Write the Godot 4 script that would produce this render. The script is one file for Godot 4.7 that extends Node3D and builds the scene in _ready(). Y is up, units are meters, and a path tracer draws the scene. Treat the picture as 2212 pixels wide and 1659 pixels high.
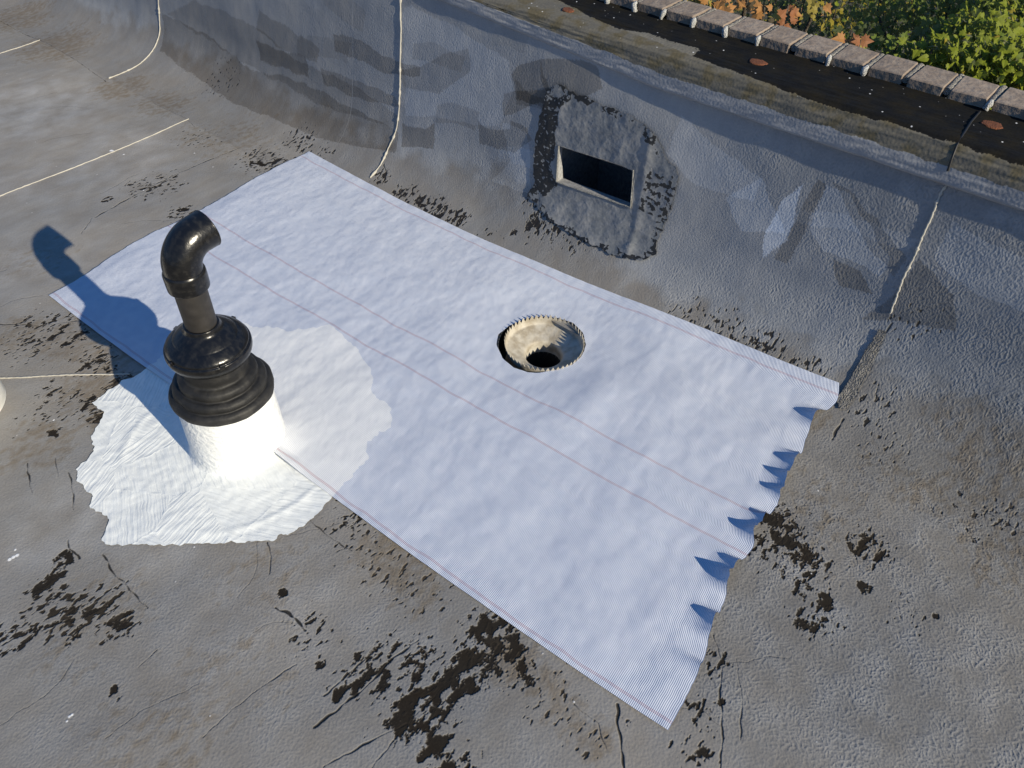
extends Node3D
# A flat roof being re-coated: parapet with cove and brick edge, polyester reinforcing sheet, roof drain, vent pipe.
# World: x runs along the parapet, y is up, z points from the parapet towards the roof; metres.

const CAM := Vector3(2.133624, 1.305763, 1.417291)
const RIGHT := Vector3(0.764623, 0.013387, -0.644339)
const UPV := Vector3(-0.466301, 0.701633, -0.538771)
const BACK := Vector3(0.444877, 0.712412, 0.542727)
const FOCAL := 730.0
const Z0 := 0.155            # foot of the cove
const PITCH := 0.0893        # bricks along the parapet

var rng := RandomNumberGenerator.new()
var prof := PackedVector2Array()      # (z, y) every 2 mm of the way up the parapet
var raw := [[.155, 0], [.10, .0015], [.05, .006], [.0, .018], [-.05, .040], [-.09, .070], [-.128, .118], [-.152, .18], [-.166, .25], [-.192, .39], [-.213, .5], [-.218, .527], [-.2245, .59]]
var s_top := 0.0
var sway := FastNoiseLite.new()
var dens := {}
const GX0 := -2.8
const GS0 := -2.1
const GW := 600
const GH := 300

# ---------------------------------------------------------------- helpers: geometry
func make_profile() -> void:
	var c := Curve2D.new()
	for i in raw.size():
		var a := Vector2(raw[maxi(i - 1, 0)][0], raw[maxi(i - 1, 0)][1])
		var b := Vector2(raw[mini(i + 1, raw.size() - 1)][0], raw[mini(i + 1, raw.size() - 1)][1])
		var t := (b - a) / 6.0
		c.add_point(Vector2(raw[i][0], raw[i][1]), -t, t)
	c.bake_interval = 0.001
	var n := int(c.get_baked_length() / 0.002)
	for i in n + 1:
		prof.append(c.sample_baked(i * 0.002, true))
	s_top = n * 0.002

func prof_at(s: float) -> Vector2:
	if s <= 0.0:
		return Vector2(Z0 - s, 0.0)
	var f := s / 0.002
	var i := mini(int(f), prof.size() - 2)
	return prof[i].lerp(prof[i + 1], f - i)

func prof_normal(s: float) -> Vector3:
	if s < -0.01:
		return Vector3.UP
	var d := (prof_at(s + 0.006) - prof_at(s - 0.006)).normalized()   # along growing s
	return Vector3(0, -d.x, d.y)

func hump(x: float, s: float) -> float:
	var h := 0.0030 * sway.get_noise_2d(x * 100.0, s * 100.0) + 0.0005 * sway.get_noise_2d(x * 420.0 + 900.0, s * 420.0)
	var d := Vector2(x - 1.28, Z0 - s - 0.25).length()
	h -= 0.010 * (1.0 - smoothstep(0.12, 0.30, d))
	if s > 0.25:   # the upper wall is set back a little under the coping flap where that stands proud
		h -= 0.009 * smoothstep(0.95, 1.45, x) * smoothstep(0.30, 0.44, s)
	return h

func surf(x: float, s: float, off := 0.0) -> Vector3:
	var p := prof_at(s)
	var n := prof_normal(s)
	return Vector3(x, p.y, p.x) + n * (hump(x, s) + off)

# a point of the photograph (in a 2212 x 1659 copy of it) as (x, s) on roof and parapet face
func hit(px: float, py: float) -> Vector2:
	var u := (px * 1024.0 / 2212.0 - 512.0) / FOCAL
	var v := (py * 1024.0 / 2212.0 - 384.0) / FOCAL
	var d := RIGHT * u - UPV * v - BACK
	var best := 1e9
	var res := Vector2.ZERO
	var t := -CAM.y / d.y
	var p := CAM + d * t
	if t > 0.0 and p.z >= Z0:
		best = t
		res = Vector2(p.x, Z0 - p.z)
	for i in range(0, prof.size() - 3, 3):
		var a := prof[i]
		var b := prof[i + 3]
		# C + t d on line a + k (b - a) in the (z, y) plane
		var e := b - a
		var den := d.z * e.y - d.y * e.x
		if absf(den) < 1e-9:
			continue
		var wz := a.x - CAM.z
		var wy := a.y - CAM.y
		t = (wz * e.y - wy * e.x) / den
		var k := (wz * d.y - wy * d.z) / den
		if k >= 0.0 and (k <= 1.0 or i >= prof.size() - 6) and t > 0.0 and t < best:
			best = t
			res = Vector2(CAM.x + d.x * t, (i + k * 3) * 0.002)
	return res

func at_height(px: float, py: float, h: float) -> Vector3:
	var d := RIGHT * ((px * 1024.0 / 2212.0 - 512.0) / FOCAL) - UPV * ((py * 1024.0 / 2212.0 - 384.0) / FOCAL) - BACK
	return CAM + d * ((h - CAM.y) / d.y)

func hits(pts: Array) -> PackedVector2Array:
	var o := PackedVector2Array()
	for p in pts:
		o.append(hit(p[0], p[1]))
	return o

func metres_per_pixel(px: float, py: float) -> float:
	var q := hit(px, py)
	var w := surf(q.x, q.y)
	return (w - CAM).dot(-BACK) / FOCAL * 1024.0 / 2212.0

func part(called: String, mesh: Mesh, mat: Material, parent: Node, at := Vector3.ZERO) -> MeshInstance3D:
	var o := MeshInstance3D.new()
	o.name = called
	o.mesh = mesh
	o.material_override = mat
	o.position = at
	parent.add_child(o, true)
	return o

func thing(called: String, label: String, category: String, at := Vector3.ZERO, group := "", kind := "") -> Node3D:
	var o := Node3D.new()
	o.name = called
	add_child(o, true)
	o.position = at
	tag(o, label, category, group, kind)
	return o

func tag(o: Node, label: String, category := "", group := "", kind := "") -> void:
	o.set_meta("label", label)
	if category:
		o.set_meta("category", category)
	if group:
		o.set_meta("group", group)
	if kind:
		o.set_meta("kind", kind)

# A surface over a parameter region: grid cells, clipped to an outline and to holes.
func sheet_mesh(outline: PackedVector2Array, holes: Array, du: float, dv: float, f: Callable, uvf: Callable, uv2f = null) -> ArrayMesh:
	var lo := outline[0]
	var hi := outline[0]
	for p in outline:
		lo = lo.min(p)
		hi = hi.max(p)
	var nu := int(ceil((hi.x - lo.x) / du - 1e-6))
	var nv := int(ceil((hi.y - lo.y) / dv - 1e-6))
	var edge := {}
	var rings := [outline]
	rings.append_array(holes)
	for r in rings:
		for i in r.size():
			var a: Vector2 = r[i]
			var b: Vector2 = r[(i + 1) % r.size()]
			var n := int(ceil(maxf(absf(a.x - b.x) / du, absf(a.y - b.y) / dv) * 5.0)) + 1
			for k in n + 1:
				var q := a.lerp(b, float(k) / n)
				edge[Vector2i(int(floor((q.x - lo.x) / du)), int(floor((q.y - lo.y) / dv)))] = true
	var verts := PackedVector3Array()
	var norms := PackedVector3Array()
	var uvs := PackedVector2Array()
	var uv2s := PackedVector2Array()
	var idx := PackedInt32Array()
	var seen := {}
	var add := func(p: Vector2) -> int:
		var key := Vector2i(roundi(p.x * 20000.0), roundi(p.y * 20000.0))
		if seen.has(key):
			return seen[key]
		var a: Vector3 = f.call(p)
		var eu := du * 0.3
		var ev := dv * 0.3
		var b: Vector3 = f.call(p + Vector2(eu, 0)) - f.call(p - Vector2(eu, 0))
		var c: Vector3 = f.call(p + Vector2(0, ev)) - f.call(p - Vector2(0, ev))
		verts.append(a)
		norms.append(b.cross(c).normalized())
		uvs.append(uvf.call(p))
		if uv2f != null:
			uv2s.append(uv2f.call(p))
		seen[key] = verts.size() - 1
		return verts.size() - 1
	var tri := func(a: int, b: int, c: int) -> void:
		if a == b or b == c or a == c:
			return
		if (verts[b] - verts[a]).cross(verts[c] - verts[a]).dot(norms[a]) > 0.0:
			idx.append_array([a, c, b])
		else:
			idx.append_array([a, b, c])
	for i in nu:
		for j in nv:
			var p := lo + Vector2(i * du, j * dv)
			var cell := PackedVector2Array([p, p + Vector2(du, 0), p + Vector2(du, dv), p + Vector2(0, dv)])
			if not edge.has(Vector2i(i, j)):
				var mid := p + Vector2(du, dv) * 0.5
				if not Geometry2D.is_point_in_polygon(mid, outline):
					continue
				var hole := false
				for h in holes:
					if Geometry2D.is_point_in_polygon(mid, h):
						hole = true
				if hole:
					continue
				var k := [add.call(cell[0]), add.call(cell[1]), add.call(cell[2]), add.call(cell[3])]
				tri.call(k[0], k[1], k[2])
				tri.call(k[0], k[2], k[3])
			else:
				var bits := Geometry2D.intersect_polygons(cell, outline)
				for h in holes:
					var rest: Array[PackedVector2Array] = []
					for b in bits:
						for c in Geometry2D.clip_polygons(b, h):
							if not Geometry2D.is_polygon_clockwise(c):
								rest.append(c)
					bits = rest
				for b in bits:
					var t := Geometry2D.triangulate_polygon(b)
					for q in range(0, t.size(), 3):
						tri.call(add.call(b[t[q]]), add.call(b[t[q + 1]]), add.call(b[t[q + 2]]))
	return pack(verts, norms, uvs, idx, uv2s)

func pack(verts: PackedVector3Array, norms: PackedVector3Array, uvs: PackedVector2Array, idx: PackedInt32Array, uv2s := PackedVector2Array(), cols := PackedColorArray()) -> ArrayMesh:
	var a := []
	a.resize(Mesh.ARRAY_MAX)
	a[Mesh.ARRAY_VERTEX] = verts
	a[Mesh.ARRAY_NORMAL] = norms
	if uvs.size():
		a[Mesh.ARRAY_TEX_UV] = uvs
	if uv2s.size():
		a[Mesh.ARRAY_TEX_UV2] = uv2s
	if cols.size():
		a[Mesh.ARRAY_COLOR] = cols
	a[Mesh.ARRAY_INDEX] = idx
	var m := ArrayMesh.new()
	m.add_surface_from_arrays(Mesh.PRIMITIVE_TRIANGLES, a)
	return m

func rect(x0: float, y0: float, x1: float, y1: float) -> PackedVector2Array:
	return PackedVector2Array([Vector2(x0, y0), Vector2(x1, y0), Vector2(x1, y1), Vector2(x0, y1)])

# A tube along points with a radius at each; closed ends optional.
func tube(pts: PackedVector3Array, rad: PackedFloat32Array, sides: int, caps := true) -> ArrayMesh:
	var st := SurfaceTool.new()
	st.begin(Mesh.PRIMITIVE_TRIANGLES)
	st.set_smooth_group(0)
	var ref := Vector3.UP
	var rings := []
	for i in pts.size():
		var d := (pts[mini(i + 1, pts.size() - 1)] - pts[maxi(i - 1, 0)]).normalized()
		if absf(d.dot(ref)) > 0.98:
			ref = Vector3.RIGHT if absf(d.x) < 0.9 else Vector3.BACK
		var a := d.cross(ref).normalized()
		var b := a.cross(d).normalized()
		ref = b
		var r := []
		for k in sides:
			var an := TAU * k / sides
			r.append(pts[i] + (a * cos(an) + b * sin(an)) * rad[i])
		rings.append(r)
	for i in pts.size() - 1:
		for k in sides:
			var k2 := (k + 1) % sides
			for v in [rings[i][k], rings[i + 1][k], rings[i + 1][k2], rings[i][k], rings[i + 1][k2], rings[i][k2]]:
				st.add_vertex(v)
	if caps:
		st.set_smooth_group(-1)
		for e in [0, pts.size() - 1]:
			for k in sides:
				var k2 := (k + 1) % sides
				var tr := [pts[e], rings[e][k2], rings[e][k]] if e else [pts[e], rings[e][k], rings[e][k2]]
				for v in tr:
					st.add_vertex(v)
	st.generate_normals()
	st.index()
	return st.commit()

# A lathe about y; profile (radius, y). Points with a repeated position make a crease.
func lathe(pts: Array, sides: int, wob := 0.0, sd := 0) -> ArrayMesh:
	var verts := PackedVector3Array()
	var norms := PackedVector3Array()
	var uvs := PackedVector2Array()
	var idx := PackedInt32Array()
	var nz := FastNoiseLite.new()
	nz.seed = sd
	nz.frequency = 1.0
	for i in pts.size():
		var a := Vector2(pts[maxi(i - 1, 0)][0], pts[maxi(i - 1, 0)][1])
		var b := Vector2(pts[mini(i + 1, pts.size() - 1)][0], pts[mini(i + 1, pts.size() - 1)][1])
		var p := Vector2(pts[i][0], pts[i][1])
		if a == p and i > 0:
			a = p
		var d := (b - a).normalized()
		for k in sides + 1:
			var an := TAU * k / sides
			var w := 1.0 + wob * nz.get_noise_3d(cos(an) * 1.6, sin(an) * 1.6, p.y * 25.0)
			verts.append(Vector3(cos(an) * p.x * w, p.y, sin(an) * p.x * w))
			norms.append(Vector3(cos(an) * d.y, -d.x, sin(an) * d.y).normalized())
			uvs.append(Vector2(float(k) / sides, p.y * 2.0))
	for i in pts.size() - 1:
		for k in sides:
			var a0 := i * (sides + 1) + k
			var b0 := a0 + sides + 1
			idx.append_array([a0, a0 + 1, b0, a0 + 1, b0 + 1, b0])
	return pack(verts, norms, uvs, idx)

# A smooth profile through control points for the lathe.
func smooth(pts: Array, step := 0.004) -> Array:
	var c := Curve2D.new()
	for i in pts.size():
		var a := Vector2(pts[maxi(i - 1, 0)][0], pts[maxi(i - 1, 0)][1])
		var b := Vector2(pts[mini(i + 1, pts.size() - 1)][0], pts[mini(i + 1, pts.size() - 1)][1])
		var t := (b - a) / 6.0
		c.add_point(Vector2(pts[i][0], pts[i][1]), -t, t)
	c.bake_interval = 0.0008
	var o := []
	var n := int(c.get_baked_length() / step) + 1
	for i in n + 1:
		var p := c.sample_baked(c.get_baked_length() * i / n, true)
		o.append([p.x, p.y])
	return o

# A block with worn, slightly uneven edges.
func block(size: Vector3, bevel: float, uneven: float) -> ArrayMesh:
	var st := SurfaceTool.new()
	st.begin(Mesh.PRIMITIVE_TRIANGLES)
	st.set_smooth_group(-1)
	var h := size * 0.5
	var cor := {}
	for sx in [-1, 1]:
		for sy in [-1, 1]:
			for sz in [-1, 1]:
				var j := Vector3(rng.randf_range(-1, 1), rng.randf_range(-1, 1), rng.randf_range(-1, 1)) * uneven
				var sg := Vector3(sx, sy, sz)
				for ax in 3:
					var q := sg * (h - Vector3.ONE * bevel)
					q[ax] = sg[ax] * h[ax]
					cor[[sx, sy, sz, ax]] = q + j
	var quad := func(a: Vector3, b: Vector3, c: Vector3, d: Vector3) -> void:
		var n := (b - a).cross(c - a)
		var v := [a, b, c, a, c, d] if n.dot(a + b + c + d) < 0.0 else [a, c, b, a, d, c]
		for p in v:
			st.add_vertex(p)
	for ax in 3:
		var u := (ax + 1) % 3
		var w := (ax + 2) % 3
		for sg in [-1, 1]:
			var k := func(a: int, b: int, face: int) -> Vector3:
				var t := [0, 0, 0]
				t[ax] = sg
				t[u] = a
				t[w] = b
				return cor[[t[0], t[1], t[2], face]]
			quad.call(k.call(-1, -1, ax), k.call(1, -1, ax), k.call(1, 1, ax), k.call(-1, 1, ax))
			for sb in [-1, 1]:   # bevel between face ax and face u along w
				quad.call(k.call(sb, -1, ax), k.call(sb, 1, ax), k.call(sb, 1, u), k.call(sb, -1, u))
	for sx in [-1, 1]:
		for sy in [-1, 1]:
			for sz in [-1, 1]:
				var a: Vector3 = cor[[sx, sy, sz, 0]]
				var b: Vector3 = cor[[sx, sy, sz, 1]]
				var c: Vector3 = cor[[sx, sy, sz, 2]]
				var t := [a, b, c] if (b - a).cross(c - a).dot(a) < 0.0 else [a, c, b]
				for p in t:
					st.add_vertex(p)
	st.generate_normals()
	st.index()
	return st.commit()

# ---------------------------------------------------------------- helpers: materials and textures
func lin(r: float, g: float, b: float) -> Color:
	return Color(r, g, b).linear_to_srgb()

func plain(c: Color, rough: float, spec := 0.5, metal := 0.0) -> StandardMaterial3D:
	var m := StandardMaterial3D.new()
	m.albedo_color = c
	m.roughness = rough
	m.metallic_specular = spec
	m.metallic = metal
	return m

func noise(sd: int, freq: float, oct := 3, kind := FastNoiseLite.TYPE_SIMPLEX_SMOOTH) -> FastNoiseLite:
	var n := FastNoiseLite.new()
	n.seed = sd
	n.noise_type = kind
	n.frequency = freq
	n.fractal_octaves = oct
	n.fractal_type = FastNoiseLite.FRACTAL_FBM if oct > 1 else FastNoiseLite.FRACTAL_NONE
	return n

func noise_tex(n: FastNoiseLite, size: int, stops: Array) -> NoiseTexture2D:
	var t := NoiseTexture2D.new()
	t.width = size
	t.height = size
	t.seamless = true
	t.noise = n
	var g := Gradient.new()
	g.offsets = PackedFloat32Array(stops.map(func(s): return s[0]))
	g.colors = PackedColorArray(stops.map(func(s): return s[1]))
	t.color_ramp = g
	return t

func speckled(c1: Color, c2: Color, c3: Color, rough: float, freq: float, scale: float, bump: float, sd: int) -> StandardMaterial3D:
	var m := StandardMaterial3D.new()
	m.albedo_texture = noise_tex(noise(sd, freq, 5), 512, [[0.25, c1], [0.5, c2], [0.75, c3]])
	m.roughness = rough
	m.uv1_triplanar = true
	m.uv1_world_triplanar = true
	m.uv1_scale = Vector3.ONE * scale
	if bump > 0.0:
		m.heightmap_enabled = true
		m.heightmap_texture = noise_tex(noise(sd + 5, freq * 2.0, 4), 512, [[0.2, Color.BLACK], [0.8, Color.WHITE]])
		m.heightmap_scale = bump
	return m

# a tile of noise as bytes; freq in cycles per metre, stretched along s
func field(n: FastNoiseLite, freq: float, x0: float, s1: float, mpp: float, w: int, h: int, stretch := 1.0) -> PackedByteArray:
	n.frequency = freq * mpp
	n.offset = Vector3(x0 / mpp, -s1 / mpp / stretch, 0)
	var hh := int(ceil(h / stretch)) + 2
	var im := n.get_image(w, hh, false, false, false)
	im.convert(Image.FORMAT_L8)
	if stretch != 1.0:
		im.resize(w, int(hh * stretch), Image.INTERPOLATE_BILINEAR)
	if im.get_height() != h:
		im.crop(w, h)
	return im.get_data()

func layer(called: String) -> PackedFloat32Array:
	if not dens.has(called):
		var a := PackedFloat32Array()
		a.resize(GW * GH)
		dens[called] = a
	return dens[called]

func blob(called: String, px: float, py: float, r: float, v: float) -> void:
	var q := hit(px, py)
	spot(called, q.x, q.y, r * metres_per_pixel(px, py), v)

func spot(called: String, x: float, s: float, rm: float, v: float) -> void:
	var a := layer(called)
	var cx := (x - GX0) * 100.0
	var cy := (s - GS0) * 100.0
	var r := maxf(rm * 100.0, 0.8)
	for j in range(maxi(0, int(cy - r * 1.5)), mini(GH, int(cy + r * 1.5) + 2)):
		for i in range(maxi(0, int(cx - r * 1.5)), mini(GW, int(cx + r * 1.5) + 2)):
			var d := Vector2(i - cx, j - cy).length() / r
			var k := v * (1.0 - smoothstep(0.45, 1.45, d))
			if k > a[j * GW + i]:
				a[j * GW + i] = k
	dens[called] = a

func dens_field(called: String, x0: float, s1: float, mpp: float, w: int, h: int) -> PackedByteArray:
	var a := layer(called)
	var b := PackedByteArray()
	b.resize(GW * GH)
	for j in GH:
		for i in GW:
			b[(GH - 1 - j) * GW + i] = int(clampf(a[j * GW + i], 0.0, 1.0) * 255.0)
	var im := Image.create_from_data(GW, GH, false, Image.FORMAT_L8, b)
	var gx := int(round((x0 - GX0) * 100.0))
	var gy := int(round(GH - (s1 - GS0) * 100.0))
	var gw := int(ceil(w * mpp * 100.0))
	var gh := int(ceil(h * mpp * 100.0))
	var cut := Image.create_empty(gw, gh, false, Image.FORMAT_L8)
	cut.blit_rect(im, Rect2i(gx, gy, gw, gh), Vector2i.ZERO)
	cut.resize(int(gw / (mpp * 100.0)), int(gh / (mpp * 100.0)), Image.INTERPOLATE_CUBIC)
	cut.crop(w, h)
	return cut.get_data()

var cracks := []     # [points (x, s), width in m]
var strokes := []    # [polygon (x, s), tone]
var drips := []      # [x, s, r]

func crack(pts: Array, width := 0.0022) -> void:
	cracks.append([hits(pts), width])

func stroke(pts: Array, tone: float) -> void:
	strokes.append([hits(pts), tone])

func stamp(buf: PackedByteArray, w: int, h: int, x: float, y: float, r: float, v: int) -> PackedByteArray:
	for j in range(maxi(0, int(y - r)), mini(h, int(y + r) + 2)):
		for i in range(maxi(0, int(x - r)), mini(w, int(x + r) + 2)):
			var d := Vector2(i - x, j - y).length()
			var k := int(v * clampf(r + 0.5 - d, 0.0, 1.0))
			if k > buf[j * w + i]:
				buf[j * w + i] = k
	return buf

# Colour and relief of one tile of roof coating: worn grey coat, stains, places where it has flaked off to the black felt below, cracks, brush marks.
func coating_tile(x0: float, s1: float, mpp: float, w: int, h: int, wall: bool) -> StandardMaterial3D:
	var n_low := field(noise(3, 1, 3), 1.3, x0, s1, mpp, w, h)
	var n_mid := field(noise(4, 1, 4), 9.0, x0, s1, mpp, w, h)
	var n_fine := field(noise(5, 1, 2), 150.0, x0, s1, mpp, w, h)
	var n_peel := field(noise(6, 1, 4), 24.0, x0, s1, mpp, w, h, 2.2)
	var n_dirt := field(noise(7, 1, 5), 42.0, x0, s1, mpp, w, h, 1.4)
	var wr := noise(8, 1, 2)
	wr.fractal_type = FastNoiseLite.FRACTAL_RIDGED
	wr.domain_warp_enabled = true
	wr.domain_warp_amplitude = 6.0
	wr.domain_warp_frequency = 0.05
	var n_wr := field(wr, 95.0 if wall else 84.0, x0, s1, mpp, w, h, 1.4 if wall else 1.0)
	var n_str := field(noise(9, 1, 4), 26.0, x0, s1, mpp, w, h, 4.0)
	var n_fl := field(noise(10, 1, 3), 70.0, x0, s1, mpp, w, h, 1.9)
	var d_fl := dens_field("fleck", x0, s1, mpp, w, h)
	var d_peel := dens_field("peel", x0, s1, mpp, w, h)
	var d_brown := dens_field("brown", x0, s1, mpp, w, h)
	var d_wr := dens_field("wrinkle", x0, s1, mpp, w, h)
	var d_pale := dens_field("pale", x0, s1, mpp, w, h)
	var line := PackedByteArray()
	line.resize(w * h)
	var white := PackedByteArray()
	white.resize(w * h)
	var jit := noise(21, 0.35, 2)
	for c in cracks:
		var pts: PackedVector2Array = c[0]
		var run := 0.0
		for i in pts.size() - 1:
			var a := pts[i]
			var b := pts[i + 1]
			var n := int(a.distance_to(b) / mpp * 1.2) + 1
			var across := (b - a).normalized().orthogonal()
			for k in n:
				var t := float(k) / n
				run += mpp
				var q := a.lerp(b, t) + across * 0.0032 * jit.get_noise_2d(run * 60.0, pts[0].x * 57.0)
				var px := (q.x - x0) / mpp
				var py := (s1 - q.y) / mpp
				if px < -3 or py < -3 or px > w + 3 or py > h + 3:
					continue
				var wd: float = c[1] * (0.1 + 1.1 * absf(jit.get_noise_2d(run * 34.0 + 400.0, pts[0].y * 31.0)))
				line = stamp(line, w, h, px, py, maxf(wd / mpp * 0.5, 0.3), int(clampf(90.0 + wd * 60000.0, 0, 255)))
	for d in drips:
		var px: float = (d[0] - x0) / mpp
		var py: float = (s1 - d[1]) / mpp
		if px > -4 and py > -4 and px < w + 4 and py < h + 4:
			white = stamp(white, w, h, px, py, maxf(d[2] / mpp, 0.6), 255)
	var tone := PackedFloat32Array()
	if wall:
		tone.resize(w * h)
		for st in strokes:
			var poly := PackedVector2Array()
			var lo := Vector2(1e9, 1e9)
			var hi := -lo
			for q in st[0]:
				var v := Vector2((q.x - x0) / mpp, (s1 - q.y) / mpp)
				poly.append(v)
				lo = lo.min(v)
				hi = hi.max(v)
			for j in range(maxi(0, int(lo.y) - 2), mini(h, int(hi.y) + 3)):
				for i in range(maxi(0, int(lo.x) - 2), mini(w, int(hi.x) + 3)):
					var o := (n_fine[j * w + i] - 128) * 0.02
					var o2 := (n_mid[j * w + i] - 128) * 0.05
					if Geometry2D.is_point_in_polygon(Vector2(i + o2 + o, j + o - o2), poly):
						tone[j * w + i] += st[1]
	var rgb := PackedByteArray()
	rgb.resize(w * h * 3)
	var hgt := PackedByteArray()
	hgt.resize(w * h)
	for at in w * h:
		var lo := (n_low[at] - 128) / 128.0
		var mi := (n_mid[at] - 128) / 128.0
		var fi := (n_fine[at] - 128) / 128.0
		var di := (n_dirt[at] - 128) / 128.0
		var pe := (n_peel[at] - 128) / 128.0
		var wk := n_wr[at] / 255.0
		var sr := (n_str[at] - 128) / 128.0
		var l := 135.0 + 7.0 * lo + 6.0 * mi + 5.0 * fi + 5.0 * sr
		var warm := 4.0 + 3.0 * lo - 3.0 * mi
		if d_pale[at] > 0:
			l += 16.0 * d_pale[at] / 255.0 * (1.0 + mi)
		if d_brown[at] > 4:
			var k := clampf((d_brown[at] / 255.0 + di * 0.55 + sr * 0.4 + mi * 0.3 - 0.2) * 1.6, 0.0, 1.0)
			l -= 24.0 * k
			warm += 8.0 * k
		if wall:
			var j := at / w
			var s := s1 - j * mpp
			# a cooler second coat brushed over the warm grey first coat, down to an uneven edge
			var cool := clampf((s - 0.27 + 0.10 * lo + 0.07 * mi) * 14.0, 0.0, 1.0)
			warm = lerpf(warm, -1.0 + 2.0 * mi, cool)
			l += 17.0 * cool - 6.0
			l += tone[at] * 2.8
			warm -= tone[at] * 0.3
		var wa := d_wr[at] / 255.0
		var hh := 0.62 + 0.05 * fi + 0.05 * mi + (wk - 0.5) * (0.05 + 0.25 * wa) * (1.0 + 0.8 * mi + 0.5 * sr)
		l += (wk - 0.5) * 26.0 * wa * (1.0 + mi) - 20.0 * wa  # wrinkled areas and creases darker: their fine shade put into the colour
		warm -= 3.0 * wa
		var th := d_peel[at] / 255.0
		if th > 0.02:
			var v := pe * 0.55 + di * 0.55 + 0.16 * fi + 0.5
			var k := clampf((th * 0.97 - v) * 8.0, 0.0, 1.0)
			if k > 0.0:
				l = lerpf(l, 31.0 + 7.0 * di + 4.0 * fi, k)
				warm = lerpf(warm, 7.0 + 4.0 * mi, k)
				hh = lerpf(hh, 0.22 + 0.02 * fi, k)
		if d_fl[at] > 5:
			var v := (n_fl[at] - 128) / 128.0 + 0.25 * di
			var k := clampf((d_fl[at] / 255.0 * 0.75 - 0.69 - v) * 7.0, 0.0, 1.0)
			l = lerpf(l, 31.0 + 5.0 * di + 44.0 * d_brown[at] / 255.0, k)
			warm = lerpf(warm, 6.0 + 8.0 * d_brown[at] / 255.0, k)
			hh = lerpf(hh, 0.3, k)
		if line[at]:
			var k := line[at] / 255.0
			l = lerpf(l, 30.0, k * 0.85)
			hh = lerpf(hh, 0.1, k)
		if white[at]:
			var k := white[at] / 255.0
			l = lerpf(l, 236.0, k)
			warm *= 1.0 - k
			hh += 0.12 * k
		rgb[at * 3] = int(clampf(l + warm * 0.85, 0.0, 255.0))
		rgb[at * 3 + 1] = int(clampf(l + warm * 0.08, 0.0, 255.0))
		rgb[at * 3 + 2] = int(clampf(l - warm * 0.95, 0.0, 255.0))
		hgt[at] = int(clampf(hh * 255.0, 0.0, 255.0))
	var m := StandardMaterial3D.new()
	m.albedo_texture = ImageTexture.create_from_image(Image.create_from_data(w, h, false, Image.FORMAT_RGB8, rgb))
	m.heightmap_enabled = true
	m.heightmap_texture = ImageTexture.create_from_image(Image.create_from_data(w, h, false, Image.FORMAT_L8, hgt))
	m.heightmap_scale = 0.55
	m.roughness = 0.62 if wall else 0.78
	m.metallic_specular = 0.5 if wall else 0.35
	return m

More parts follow.
